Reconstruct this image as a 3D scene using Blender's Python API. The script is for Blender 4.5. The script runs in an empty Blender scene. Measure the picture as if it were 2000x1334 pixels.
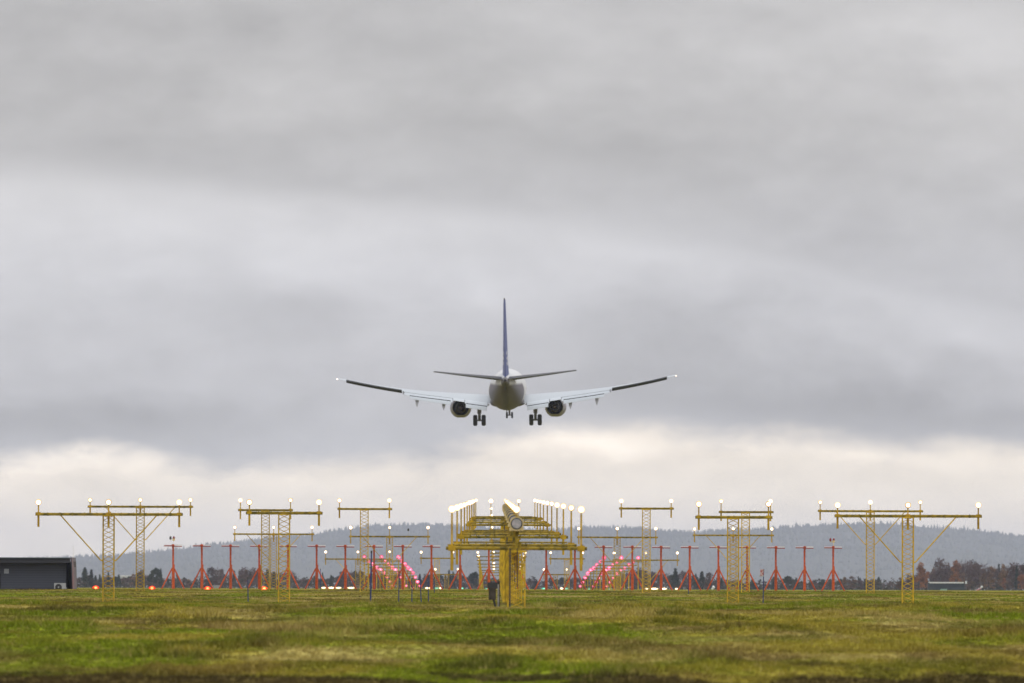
import bpy, math, random
import numpy as np
from mathutils import Vector, Matrix

S = bpy.context.scene
COL = S.collection
R = math.radians
rng = random.Random(7)
nrg = np.random.default_rng(11)

# ------------------------------------------------------------------ camera
FPX = 19100.0                      # focal length in pixels of a 2000 px wide frame
XINF, YH, ROLL = 969.6, 1150.0, 0.003
CX = 0.48                          # runway centreline, metres to the right of the camera
cam_d = bpy.data.cameras.new('camera')
cam = bpy.data.objects.new('camera', cam_d); COL.objects.link(cam); S.camera = cam
cam_d.sensor_width = 36.0
cam_d.lens = 36.0 * FPX / 2000.0
cam_d.clip_start = 1.0; cam_d.clip_end = 60000.0
yaw = (1000 - XINF) / FPX; pit = (YH - 667) / FPX
F = Vector((math.sin(yaw) * math.cos(pit), math.cos(yaw) * math.cos(pit), math.sin(pit)))
R0 = F.cross(Vector((0, 0, 1))).normalized(); U0 = R0.cross(F)
RT = R0 * math.cos(ROLL) + U0 * math.sin(ROLL); UP = U0 * math.cos(ROLL) - R0 * math.sin(ROLL)
cam.matrix_world = Matrix((RT, UP, -F)).transposed().to_4x4()
cam_d.dof.use_dof = True; cam_d.dof.focus_distance = 430.0; cam_d.dof.aperture_fstop = 5.4

def P(px, py, D):
    """the point at depth D (metres along +Y) lying in the direction measured in the photograph"""
    v = F * FPX + RT * (px - 1000) + UP * (667 - py)
    return v * (D / v.y)

# ------------------------------------------------------------------ world, sun, exposure
S.view_settings.view_transform = 'Standard'; S.view_settings.look = 'None'
S.view_settings.exposure = 0.0; S.view_settings.gamma = 1.0
S.cycles.volume_bounces = 1
S.cycles.max_bounces = 6
SUN_EL, SUN_AZ = 40.0, 42.0        # degrees; azimuth to the right of the runway direction, sun behind thick cloud ahead
W = bpy.data.worlds.new('World'); S.world = W; W.use_nodes = True
nt = W.node_tree; nt.nodes.clear()
def nd(t, **k):
    n = nt.nodes.new(t)
    for a, b in k.items(): setattr(n, a, b)
    return n
def L(a, b): nt.links.new(a, b)
def val(s, v):
    if isinstance(v, (int, float)): s.default_value = v
    else: L(v, s)
def M(op, a, b=None, c=None, clamp=False):
    n = nd('ShaderNodeMath', operation=op); n.use_clamp = clamp
    val(n.inputs[0], a)
    if b is not None: val(n.inputs[1], b)
    if c is not None: val(n.inputs[2], c)
    return n.outputs[0]
def sstep(x, a, b):
    n = nd('ShaderNodeMapRange', interpolation_type='SMOOTHSTEP')
    val(n.inputs[0], x); val(n.inputs[1], a); val(n.inputs[2], b); n.inputs[3].default_value = 0; n.inputs[4].default_value = 1
    return n.outputs[0]
def mixc(f, a, b):
    n = nd('ShaderNodeMix', data_type='RGBA'); val(n.inputs['Factor'], f)
    for s, v in ((n.inputs[6], a), (n.inputs[7], b)):
        if isinstance(v, tuple): s.default_value = (*v, 1)
        else: L(v, s)
    return n.outputs[2]
tc = nd('ShaderNodeTexCoord')
sp = nd('ShaderNodeSeparateXYZ'); L(tc.outputs['Generated'], sp.inputs[0])
az = M('ARCTAN2', sp.outputs[0], sp.outputs[1]); el = M('ARCSINE', sp.outputs[2])
# cloud coordinates: U = azimuth, V = elevation, one unit = 100/19100 rad
KU = FPX / 100
Uc = M('MULTIPLY', az, KU); Vc = M('MULTIPLY', el, KU)
def vec(x, y, z=0.0):
    n = nd('ShaderNodeCombineXYZ'); val(n.inputs[0], x); val(n.inputs[1], y); val(n.inputs[2], z); return n.outputs[0]
def noise(v, scale, detail=4, rough=.5):
    n = nd('ShaderNodeTexNoise'); L(v, n.inputs['Vector']); n.inputs['Scale'].default_value = scale
    n.inputs['Detail'].default_value = detail; n.inputs['Roughness'].default_value = rough
    return n.outputs[0]
base_v = vec(Uc, M('MULTIPLY', Vc, 2.6))
n1 = noise(base_v, .16, 5, .5)
n2 = noise(vec(M('ADD', Uc, 31.7), M('MULTIPLY', Vc, 2.2), 4.0), .22, 5, .5)
n3 = noise(vec(M('ADD', Uc, M('MULTIPLY_ADD', n1, 3.0, 11.3)), M('MULTIPLY_ADD', Vc, 1.9, M('MULTIPLY', n2, 2.0)), 9.0), .75, 6, .55)
c1 = M('SUBTRACT', n1, .5); c2 = M('SUBTRACT', n2, .5); c3 = M('SUBTRACT', n3, .5)
Uw = M('ADD', Uc, M('MULTIPLY_ADD', c1, 5.0, M('MULTIPLY', c3, .8)))
Vw = M('ADD', Vc, M('MULTIPLY_ADD', c2, 1.5, M('MULTIPLY', c3, .42)))
warped = vec(Uw, Vw)
def blob(px, py, sx, sy, amp, rot=0.0):
    mp = nd('ShaderNodeMapping', vector_type='TEXTURE')
    L(warped, mp.inputs[0])
    mp.inputs['Location'].default_value = ((px - XINF) / 100, (YH - py) / 100, 0)
    mp.inputs['Rotation'].default_value = (0, 0, R(rot)); mp.inputs['Scale'].default_value = (sx / 100, sy / 100, 1)
    d = nd('ShaderNodeVectorMath', operation='DOT_PRODUCT'); L(mp.outputs[0], d.inputs[0]); L(mp.outputs[0], d.inputs[1])
    return M('MULTIPLY', M('EXPONENT', M('MULTIPLY', d.outputs['Value'], -1.0)), amp)
cloud = 0.0
for b in ((150, 210, 800, 130, -.068, -2), (900, 215, 420, 60, -.015, 0), (1850, 60, 330, 100, .085, -6), (1400, 60, 320, 90, .03, -5),
          (1250, 290, 420, 55, -.045, -4), (1800, 390, 420, 90, -.035, -4), (1330, 475, 190, 40, .05, -8), (1080, 500, 250, 60, .03, -6),
           (560, 610, 420, 45, -.035, -6), (120, 700, 330, 60, .05, 2),
          (480, 760, 400, 50, .02, -4), (120, 838, 420, 42, -.085, 3), (700, 800, 300, 40, -.02, 0), (1760, 792, 520, 62, -.13, -3), (1350, 765, 330, 40, -.055, -2),
          (1180, 640, 300, 60, -.045, -8), (430, 420, 460, 60, .03, -4)):
    cloud = M('ADD', cloud, blob(*b))
# long diagonal edge of the upper cloud deck: brighter below it
edgeV = M('MULTIPLY_ADD', Uw, -.085, 7.50)                     # V of the edge
lit = M('MULTIPLY', sstep(M('SUBTRACT', edgeV, Vw), -.18, .45), sstep(Vw, 4.0, 6.3))
lit = M('MULTIPLY', lit, sstep(Uw, 4.0, -1.0))
cloud = M('ADD', cloud, M('MULTIPLY', lit, .12))
edge2 = M('MULTIPLY_ADD', M('SUBTRACT', Uw, 3.2), -.20, 6.95)      # second deck on the right
d2 = M('SUBTRACT', edge2, Vw)
lit2 = M('MULTIPLY', M('MULTIPLY', sstep(d2, -.12, .38), sstep(d2, 2.1, .5)), sstep(Uw, 1.2, 3.8))
cloud = M('ADD', cloud, M('MULTIPLY', lit2, .075))
cloud = M('ADD', cloud, M('MULTIPLY_ADD', c1, .22, M('MULTIPLY', c2, .24)))
cloud = M('ADD', cloud, M('MULTIPLY', c3, .15))
lum = M('ADD', cloud, .553)
grey = mixc(sstep(Vc, 5.5, 9.5), (.985, .980, 1.02), (1.0, .982, .985))
deck = nd('ShaderNodeVectorMath', operation='SCALE'); L(grey, deck.inputs[0]); L(lum, deck.inputs['Scale'])
# bright clear-ish band under the deck
lowV = M('ADD', 2.44, M('MULTIPLY_ADD', c2, .7, M('MULTIPLY', c3, .75)))
def gU(px, sx, amp):
    t_ = M('MULTIPLY', M('SUBTRACT', Uc, (px - XINF) / 100), 100.0 / sx)
    return M('MULTIPLY', M('EXPONENT', M('MULTIPLY', M('MULTIPLY', t_, t_), -1.0)), amp)
for g_ in ((1120, 250, .76), (1540, 280, .56), (190, 130, .40), (1990, 200, .42), (-20, 120, .1)): lowV = M('ADD', lowV, gU(*g_))
band = sstep(M('SUBTRACT', lowV, Vc), -.22, .46)
puff = 0.0
for b in ((150, 900, 150, 38, .20, 0), (30, 905, 90, 30, .08, 0), (1210, 856, 110, 24, .22, -6), (1080, 845, 120, 26, .08, 0), (1560, 868, 330, 18, .09, -4), (500, 920, 250, 20, .05, 0),
          (1150, 890, 300, 16, -.05, 0)):
    puff = M('ADD', puff, blob(*b))
puff = M('ADD', puff, M('MULTIPLY_ADD', c3, .34, M('MULTIPLY', c1, .14)))
lowl = nd('ShaderNodeVectorMath', operation='SCALE'); lowl.inputs[0].default_value = (1.255, 1.12, .955)
L(M('ADD', puff, .835), lowl.inputs['Scale'])
front = mixc(band, deck.outputs[0], lowl.outputs[0])
# overcast brightens towards the zenith (only above what the photograph shows)
zen = mixc(sstep(el, .075, .9), (0.0, 0.0, 0.0), (1.0, 1.05, 1.12))
addz = nd('ShaderNodeVectorMath', operation='ADD'); L(front, addz.inputs[0]); L(zen, addz.inputs[1])
skyn = nd('ShaderNodeTexSky'); skyn.sky_type = 'NISHITA'; skyn.sun_disc = False
skyn.sun_elevation = R(SUN_EL); skyn.sun_rotation = R(SUN_AZ)
bg1 = nd('ShaderNodeBackground'); L(skyn.outputs[0], bg1.inputs[0]); bg1.inputs[1].default_value = .06
bg2 = nd('ShaderNodeBackground'); L(addz.outputs[0], bg2.inputs[0]); bg2.inputs[1].default_value = 1.0
mixs = nd('ShaderNodeMixShader'); mixs.inputs[0].default_value = .95; L(bg1.outputs[0], mixs.inputs[1]); L(bg2.outputs[0], mixs.inputs[2])
wo = nd('ShaderNodeOutputWorld'); L(mixs.outputs[0], wo.inputs['Surface'])
sun_d = bpy.data.lights.new('sun', 'SUN'); sun_d.energy = .8; sun_d.angle = R(14); sun_d.color = (1, .95, .87)
sun = bpy.data.objects.new('sun', sun_d); COL.objects.link(sun)
saz = R(SUN_AZ)
sv = Vector((math.sin(saz) * math.cos(R(SUN_EL)), math.cos(saz) * math.cos(R(SUN_EL)), math.sin(R(SUN_EL))))
sun.rotation_euler = sv.to_track_quat('Z', 'Y').to_euler()

# ------------------------------------------------------------------ helpers
def tag(o, label=None, cat=None, group=None, kind=None):
    if label: o['label'] = label
    if cat: o['category'] = cat
    if group: o['group'] = group
    if kind: o['kind'] = kind
    return o
def empty(name, loc, label, cat, group=None, rot=(0, 0, 0)):
    o = bpy.data.objects.new(name, None); COL.objects.link(o); o.location = loc; o.rotation_euler = rot
    o.empty_display_size = .3
    return tag(o, label, cat, group)
def link_mesh(name, me, parent=None, loc=None, rot=None):
    o = bpy.data.objects.new(name, me); COL.objects.link(o)
    if parent: o.parent = parent
    if loc is not None: o.location = loc
    if rot is not None: o.rotation_euler = rot
    return o
def copy_tree(o, parent=None):
    c = o.copy(); COL.objects.link(c)
    if parent: c.parent = parent
    for ch in [x for x in o.children]: copy_tree(ch, c)
    return c

class MB:
    def __init__(s): s.v = []; s.f = []
    def add(s, vs, fs):
        n = len(s.v); s.v += [tuple(v) for v in vs]; s.f += [tuple(i + n for i in f) for f in fs]
    def tube(s, p, q, r, r2=None, n=6):
        p = Vector(p); q = Vector(q); r2 = r if r2 is None else r2
        d = (q - p).normalized(); a = d.orthogonal().normalized(); b = d.cross(a)
        vs = []
        for (c, rr) in ((p, r), (q, r2)):
            for i in range(n):
                t = 2 * math.pi * (i + .5) / n; vs.append(c + a * math.cos(t) * rr + b * math.sin(t) * rr)
        s.add(vs, [(i, (i + 1) % n, n + (i + 1) % n, n + i) for i in range(n)] + [tuple(range(n - 1, -1, -1)), tuple(range(n, 2 * n))])
        return s
    def box(s, c, d, rot=None):
        m = rot or Matrix.Identity(3); c = Vector(c)
        vs = [c + m @ Vector((x * d[0] / 2, y * d[1] / 2, z * d[2] / 2)) for x in (-1, 1) for y in (-1, 1) for z in (-1, 1)]
        s.add(vs, [(0, 1, 3, 2), (4, 6, 7, 5), (0, 4, 5, 1), (2, 3, 7, 6), (0, 2, 6, 4), (1, 5, 7, 3)]); return s
    def lathe(s, prof, axis='y', n=20, c=(0, 0, 0), close=True):
        vs = []; c = Vector(c)
        for (t, r) in prof:
            for i in range(n):
                a = 2 * math.pi * i / n
                if axis == 'y': vs.append(c + Vector((r * math.cos(a), t, r * math.sin(a))))
                elif axis == 'x': vs.append(c + Vector((t, r * math.cos(a), r * math.sin(a))))
                else: vs.append(c + Vector((r * math.cos(a), r * math.sin(a), t)))
        fs = []
        for k in range(len(prof) - 1):
            for i in range(n):
                j = (i + 1) % n; fs.append((k * n + i, k * n + j, (k + 1) * n + j, (k + 1) * n + i))
        if close: fs += [tuple(range(n - 1, -1, -1)), tuple(range((len(prof) - 1) * n, len(prof) * n))]
        s.add(vs, fs); return s
    def loft(s, rings, close=True):
        n = len(rings[0]); vs = [v for r in rings for v in r]; fs = []
        for k in range(len(rings) - 1):
            for i in range(n):
                j = (i + 1) % n; fs.append((k * n + i, k * n + j, (k + 1) * n + j, (k + 1) * n + i))
        if close: fs += [tuple(range(n - 1, -1, -1)), tuple(range((len(rings) - 1) * n, len(rings) * n))]
        s.add(vs, fs); return s
    def mesh(s, name, m, smooth=False):
        me = bpy.data.meshes.new(name); me.from_pydata(s.v, [], s.f); me.update()
        import bmesh
        bm = bmesh.new(); bm.from_mesh(me); bmesh.ops.recalc_face_normals(bm, faces=bm.faces); bm.to_mesh(me); bm.free()
        if m: me.materials.append(m)
        if smooth:
            for p in me.polygons: p.use_smooth = True
            me.set_sharp_from_angle(angle=R(40))
        return me
    def build(s, name, m, parent=None, loc=None, smooth=False, rot=None):
        return link_mesh(name, s.mesh(name, m, smooth), parent, loc, rot)

def mat(name, col, rough=.6, metal=0.0, var=None, vscale=3.0, vlo=.42, vhi=.62, spec=.5, coat=0.0, stretch=(1, 1, 1), bump=0.0, rand=0.0):
    m = bpy.data.materials.new(name); m.use_nodes = True; t = m.node_tree
    b = t.nodes['Principled BSDF']
    b.inputs['Base Color'].default_value = (*col, 1); b.inputs['Roughness'].default_value = rough; b.inputs['Metallic'].default_value = metal
    b.inputs['Specular IOR Level'].default_value = spec; b.inputs['Coat Weight'].default_value = coat
    if var is not None:
        c = t.nodes.new('ShaderNodeTexCoord'); mp = t.nodes.new('ShaderNodeMapping'); mp.inputs['Scale'].default_value = stretch
        n = t.nodes.new('ShaderNodeTexNoise'); n.inputs['Scale'].default_value = vscale; n.inputs['Detail'].default_value = 5
        r = t.nodes.new('ShaderNodeMapRange'); r.inputs[1].default_value = vlo; r.inputs[2].default_value = vhi
        x = t.nodes.new('ShaderNodeMix'); x.data_type = 'RGBA'
        x.inputs[6].default_value = (*col, 1); x.inputs[7].default_value = (*var, 1)
        t.links.new(c.outputs['Object'], mp.inputs[0]); t.links.new(mp.outputs[0], n.inputs['Vector'])
        t.links.new(n.outputs[0], r.inputs[0]); t.links.new(r.outputs[0], x.inputs['Factor']); t.links.new(x.outputs[2], b.inputs['Base Color'])
        if rand:
            oi = t.nodes.new('ShaderNodeObjectInfo'); rr = t.nodes.new('ShaderNodeMapRange'); rr.inputs[3].default_value = 1 - rand; rr.inputs[4].default_value = 1 + rand
            vm = t.nodes.new('ShaderNodeVectorMath'); vm.operation = 'SCALE'
            t.links.new(oi.outputs['Random'], rr.inputs[0]); t.links.new(x.outputs[2], vm.inputs[0]); t.links.new(rr.outputs[0], vm.inputs['Scale']); t.links.new(vm.outputs[0], b.inputs['Base Color'])
        if bump:
            bp = t.nodes.new('ShaderNodeBump'); bp.inputs['Strength'].default_value = bump
            t.links.new(n.outputs[0], bp.inputs['Height']); t.links.new(bp.outputs[0], b.inputs['Normal'])
    return m
def lens_mat(name, core, rim, cs, rs, rad, r0=.15):
    """glowing glass: hottest at the filament in the middle"""
    m = bpy.data.materials.new(name); m.use_nodes = True; t = m.node_tree; t.nodes.clear()
    c = t.nodes.new('ShaderNodeTexCoord'); ln = t.nodes.new('ShaderNodeVectorMath'); ln.operation = 'LENGTH'
    r = t.nodes.new('ShaderNodeMapRange'); r.interpolation_type = 'SMOOTHSTEP'; r.inputs[1].default_value = rad * r0; r.inputs[2].default_value = rad * 1.02
    x = t.nodes.new('ShaderNodeMix'); x.data_type = 'RGBA'
    x.inputs[6].default_value = (*[k * cs for k in core], 1); x.inputs[7].default_value = (*[k * rs for k in rim], 1)
    e = t.nodes.new('ShaderNodeEmission'); o = t.nodes.new('ShaderNodeOutputMaterial')
    t.links.new(c.outputs['Object'], ln.inputs[0]); t.links.new(ln.outputs['Value'], r.inputs[0]); t.links.new(r.outputs[0], x.inputs['Factor'])
    oi = t.nodes.new('ShaderNodeObjectInfo'); rr = t.nodes.new('ShaderNodeMapRange'); rr.inputs[3].default_value = .6; rr.inputs[4].default_value = 1.4
    t.links.new(oi.outputs['Random'], rr.inputs[0]); t.links.new(rr.outputs[0], e.inputs[1])
    t.links.new(x.outputs[2], e.inputs[0]); t.links.new(e.outputs[0], o.inputs[0])
    return m

# colour fields ----------------------------------------------------
def vnoise(x, y, seed=0):
    xi = np.floor(x).astype(np.int64); yi = np.floor(y).astype(np.int64); fx = x - xi; fy = y - yi
    fx = fx * fx * (3 - 2 * fx); fy = fy * fy * (3 - 2 * fy)
    def h(a, b):
        n = (a * 374761393 + b * 668265263 + seed * 1442695041) & 0xffffffff
        n = ((n ^ (n >> 13)) * 1274126177) & 0xffffffff
        return ((n ^ (n >> 16)) & 0xffff) / 65535.0
    return (h(xi, yi) * (1 - fx) + h(xi + 1, yi) * fx) * (1 - fy) + (h(xi, yi + 1) * (1 - fx) + h(xi + 1, yi + 1) * fx) * fy
def fbm(x, y, seed=0, o=4):
    s = 0; a = .5; t = 0
    for k in range(o):
        s = s + a * vnoise(x * 2 ** k, y * 2 ** k, seed + k * 17); t += a; a *= .5
    return s / t
def sst(x, a, b):
    t = np.clip((x - a) / (b - a), 0, 1); return t * t * (3 - 2 * t)
ZD = np.array([-500, 0, 60, 100, 125, 160, 195, 227, 260, 300, 377, 440, 490, 527, 560, 600, 715, 860, 1130, 3000, 6000, 12000, 60000.])
ZZ = np.array([-1.7, -1.7, -1.65, -1.42, -1.205, -.90, -.63, -.445, -.45, -.51, -.60, -.44, -.27, -.195, -.140, -.112, -.075, -.042, -.036, -.05, -.08, -.14, -.6])
def ground_z(x, d):
    x = np.asarray(x, float); d = np.asarray(d, float)
    z = np.interp(d, ZD, ZZ)
    amp = .085 * (1 - sst(d, 180, 430)) * sst(d, 40, 120) + .012 * (1 - sst(d, 430, 900))
    z = z + amp * (fbm(x / 2.6 + 9, d / 9.0, 3, 3) - .5) * 2
    z = z + .025 * np.exp(-((d - 585) / 25) ** 2) * np.exp(-((x + 24.5) / 5.0) ** 2) - .10 * np.exp(-((d - 585) / 25) ** 2) * np.exp(-((x + 33) / 3.5) ** 2)
    return z
GREEN = np.array([.175, .205, .014]); DARK = np.array([.110, .112, .011]); OLIVE = np.array([.290, .240, .036]); BROWN = np.array([.150, .098, .034]); TAN = np.array([.37, .29, .095]); SOIL = np.array([.050, .032, .018])
def grass_col(x, d):
    x = np.asarray(x, float); d = np.asarray(d, float)
    k = 1 + d / 400
    a = fbm(x / 3.0 + 3, d / 15 , 21, 4); b = fbm(x / 1.3 + 40, d / 7.5 + 7, 33, 4); c = fbm(x / 2.8 + 80, d / 12, 47, 4)
    e = fbm(x / .5, d / 2.4, 60, 3)
    col = OLIVE + (GREEN - OLIVE) * sst(a, .40, .60)[..., None]
    col = col + (TAN - col) * (.85 * sst(c, .50, .68) * (1 - .4 * sst(a, .5, .7)))[..., None]
    col = col + (DARK - col) * (.68 * sst(b, .55, .72))[..., None]
    g = fbm(x / 1.8 + 140, d / 9 + 20, 83, 4)
    col = col + (BROWN - col) * (.60 * sst(g, .54, .72))[..., None]
    col = col * (.85 + .30 * e)[..., None]
    soil = .85 * sst(fbm(x / 2.2, d / 5.0 + 3, 71, 4) + .38 * (1 - sst(d, 122, 136)), .60, .74) * (.35 + .65 * (1 - sst(d, 126, 150)))
    strip = np.exp(-((d - 585) / 16) ** 2) * sst(fbm(x / 6.0, d / 30, 77, 3), .40, .58)
    left = np.exp(-((d - 575) / 22) ** 2) * (1 - sst(x, -27, -24.5))
    col = col + (SOIL - col) * np.clip(soil + .9 * strip + .8 * left, 0, .95)[..., None]
    return col

def np_mesh(name, verts, tris, m, cols=None, smooth=False):
    me = bpy.data.meshes.new(name); n = len(verts); k = tris.shape[1]
    me.vertices.add(n); me.vertices.foreach_set('co', np.ascontiguousarray(verts, np.float32).ravel())
    me.loops.add(tris.size); me.loops.foreach_set('vertex_index', np.ascontiguousarray(tris, np.int32).ravel())
    me.polygons.add(len(tris)); me.polygons.foreach_set('loop_start', np.arange(0, tris.size, k, dtype=np.int32))
    if smooth: me.polygons.foreach_set('use_smooth', np.ones(len(tris), bool))
    me.update(calc_edges=True)
    if cols is not None:
        at = me.color_attributes.new('tint', 'FLOAT_COLOR', 'POINT')
        at.data.foreach_set('color', np.ascontiguousarray(np.c_[cols, np.ones(n)], np.float32).ravel())
    me.materials.append(m); return me
def tint_mat(name, rough=.8, spec=.25, transl=0.0, fine=False):
    m = bpy.data.materials.new(name); m.use_nodes = True; t = m.node_tree; b = t.nodes['Principled BSDF']
    a = t.nodes.new('ShaderNodeVertexColor'); a.layer_name = 'tint'
    out = a.outputs[0]
    if fine:
        c = t.nodes.new('ShaderNodeTexCoord'); mp = t.nodes.new('ShaderNodeMapping'); mp.inputs['Scale'].default_value = (6, .6, 1)
        n = t.nodes.new('ShaderNodeTexNoise'); n.inputs['Scale'].default_value = 1.0; n.inputs['Detail'].default_value = 6
        r = t.nodes.new('ShaderNodeMapRange'); r.inputs[1].default_value = .3; r.inputs[2].default_value = .7; r.inputs[3].default_value = .55; r.inputs[4].default_value = 1.4
        x = t.nodes.new('ShaderNodeVectorMath'); x.operation = 'SCALE'
        t.links.new(c.outputs['Object'], mp.inputs[0]); t.links.new(mp.outputs[0], n.inputs['Vector']); t.links.new(n.outputs[0], r.inputs[0])
        t.links.new(out, x.inputs[0]); t.links.new(r.outputs[0], x.inputs['Scale']); out = x.outputs[0]
    t.links.new(out, b.inputs['Base Color'])
    b.inputs['Roughness'].default_value = rough; b.inputs['Specular IOR Level'].default_value = spec
    return m

# ------------------------------------------------------------------ ground
ds = np.r_[-300, -100, 0, 40, 70, np.arange(90, 110, 4), np.arange(110, 600, 1.0), np.arange(600, 1200, 12), np.geomspace(1200, 27600, 60)]
cs = np.linspace(-1, 1, 361)
wd = 26 + .075 * np.clip(ds, 0, 1e9) + 9e-6 * np.clip(ds, 0, 1e9) ** 2 * (ds > 3000)
gx = cs[None, :] * wd[:, None]; gd = np.repeat(ds[:, None], len(cs), 1)
gz = ground_z(gx, gd)
idx = np.arange(gx.size).reshape(gx.shape)
quads = np.stack([idx[:-1, :-1], idx[:-1, 1:], idx[1:, 1:], idx[1:, :-1]], -1).reshape(-1, 4)
gm = np_mesh('ground', np.stack([gx, gd, gz], -1).reshape(-1, 3), quads, tint_mat('turf', .95, .0, fine=True), grass_col(gx, gd).reshape(-1, 3) * .85, True)
tag(link_mesh('ground', gm), kind='structure')

# grass blades
def make_grass():
    vs, cs_ = [], []
    def batch(d0, d1, dens, hmul, blades, wid):
        n = int(dens * (d1 - d0) * 2 * (6 + .058 * (d0 + d1) / 2))
        d = nrg.uniform(d0, d1, n); x = nrg.uniform(-1, 1, n) * (6 + .058 * d)
        f = fbm(x / 1.6 + 5, d / 7.0, 91, 4); g = fbm(x / .5, d / 2.0 + 50, 95, 2)
        h = (.022 + .10 * sst(f, .52, .74) + .03 * g) * hmul * nrg.uniform(.7, 1.3, n)
        c = grass_col(x, d) * nrg.uniform(.86, 1.16, n)[:, None]
        dry = nrg.uniform(0, 1, n) < .09
        c[dry] = c[dry] * .4 + TAN * .6
        z = ground_z(x, d)
        for k in range(blades):
            ang = nrg.uniform(0, 6.283, n); rr = nrg.uniform(0, .07, n)
            bx = x + rr * np.cos(ang); bd = d + rr * np.sin(ang)
            t = nrg.uniform(-.6, .6, n); lean = nrg.uniform(.2, .9, n) * h
            hh = h * nrg.uniform(.6, 1.1, n); w = wid * nrg.uniform(.7, 1.3, n)
            la = nrg.uniform(0, 6.283, n)
            p0 = np.stack([bx - w * np.cos(t), bd - w * np.sin(t), z - .01], -1)
            p1 = np.stack([bx + w * np.cos(t), bd + w * np.sin(t), z - .01], -1)
            p2 = np.stack([bx + lean * np.cos(la), bd + lean * np.sin(la), z + hh], -1)
            vs.append(np.stack([p0, p1, p2], 1)); cc = c * nrg.uniform(.85, 1.15, n)[:, None]
            cs_.append(np.stack([cc, cc, cc * 1.1], 1))
    batch(112, 180, 22, 1.0, 7, .012)
    batch(180, 260, 15, .9, 7, .014)
    batch(260, 420, 8, .7, 6, .018)
    batch(420, 600, 4, .5, 5, .026)
    v = np.concatenate(vs).reshape(-1, 3); c = np.concatenate(cs_).reshape(-1, 3)
    t = np.arange(len(v)).reshape(-1, 3)
    o = link_mesh('grass', np_mesh('grass', v, t, tint_mat('grass_blade', .9, .03), c))
    tag(o, 'rough autumn grass, green and straw coloured, covering the foreground field', 'grass', kind='stuff')
make_grass()

# ------------------------------------------------------------------ runway
asphalt = mat('asphalt', (.055, .055, .058), .85, var=(.075, .074, .072), vscale=.05)
white_paint = mat('white_paint', (.75, .75, .73), .7)
rb = MB(); pts = [1122, 1300, 1700, 2100, 2500]
for a, b in zip(pts[:-1], pts[1:]):
    za, zb = float(np.interp(a, ZD, ZZ)) + .028, float(np.interp(b, ZD, ZZ)) + .028
    rb.add([(CX - 22.5, a, za), (CX + 22.5, a, za), (CX + 22.5, b, zb), (CX - 22.5, b, zb)], [(0, 1, 2, 3)])
tag(rb.build('runway', asphalt), kind='structure')
mk = MB()
for sx in (-1, 1):
    for k in range(6):
        x = CX + sx * (3.0 + k * 3.3); z0, z1 = -.003, -.003
        mk.add([(x - .9, 1134, z0), (x + .9, 1134, z0), (x + .9, 1164, z1), (x - .9, 1164, z1)], [(0, 1, 2, 3)])
tag(mk.build('runway_markings', white_paint), kind='structure')

# ------------------------------------------------------------------ materials for the equipment
yellow = mat('yellow_paint', (.64, .41, .022), .6, var=(.42, .265, .02), vscale=5, spec=.2, rand=.30)
yellow_bar = mat('weathered_yellow_paint', (.36, .25, .026), .65, var=(.11, .09, .018), vscale=7, spec=.2, rand=.22, vlo=.42, vhi=.64, stretch=(1, 1, 1))
yellow_pole = mat('yellow_stem_paint', (.56, .35, .022), .55, var=(.38, .23, .018), vscale=4, spec=.2, rand=.2)
red_paint = mat('red_paint', (.64, .112, .026), .55, var=(.44, .070, .02), vscale=6, spec=.2, rand=.18)
red_dark = mat('dark_red_paint', (.30, .035, .022), .5)
grey_metal = mat('grey_metal', (.42, .42, .42), .45, .6)
radome = mat('white_radome', (.78, .76, .76), .4)
blue_paint = mat('blue_paint', (.020, .035, .17), .5, var=(.012, .02, .09), vscale=6)
dark_metal = mat('dark_metal', (.035, .035, .035), .5)
cream = mat('cream_housing', (.78, .62, .34), .5, var=(.62, .46, .20), vscale=6, spec=.2)
WARM, RIM = (1, .86, .62), (1, .52, .16)
LENS_R = .145
lens_white = lens_mat('lit_white_lamp_glass', WARM, RIM, 11, 1.5, .108)
lens_white_s = lens_mat('lit_small_white_lamp_glass', WARM, RIM, 11, 1.5, .080)
lens_red = lens_mat('lit_red_lamp_glass', (1, .40, .52), (1, .02, .15), 3.0, 1.3, .18, .02)
lens_amber = lens_mat('lit_amber_lamp_glass', (1, .26, .08), (1, .02, .008), 9.0, 1.8, .16, .02)
lens_green = lens_mat('lit_green_lamp_glass', (.45, 1, .78), (.05, .75, .45), 1.5, .8, .20)
lens_edge = lens_mat('lit_edge_lamp_glass', (1, .92, .75), (1, .66, .28), 5, 2.0, .25)
def lens_mesh(name, r, m, sx=1.0):
    b = MB(); b.lathe([(-.42 * r, r * .05), (-.36 * r, r * .45), (-.22 * r, r * .78), (0, r), (.02, r)], 'y', 16)
    if sx != 1.0: b.v = [(x * sx, y, z) for x, y, z in b.v]
    return b.mesh(name, m, True)
LM = {'white': lens_mesh('lens', .108, lens_white), 'small': lens_mesh('lens', .080, lens_white_s), 'red': lens_mesh('lens', .18, lens_red),
      'amber': lens_mesh('lens', .16, lens_amber, 1.3), 'green': lens_mesh('lens', .20, lens_green), 'edge': lens_mesh('lens', .25, lens_edge)}
def head_mesh(r, m):
    b = MB(); b.lathe([(.022, r * .96), (.03, r * 1.05), (.10, r * 1.0), (.20, r * .7), (.25, r * .35)], 'y', 14)
    b.tube((0, .10, -r * .8), (0, .10, -r * 1.7), r * .25, n=8); return b.mesh('lamp_head', m, True)
HM = {'white': head_mesh(.108, yellow), 'small': head_mesh(.080, cream), 'red': head_mesh(.145, yellow)}
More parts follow.
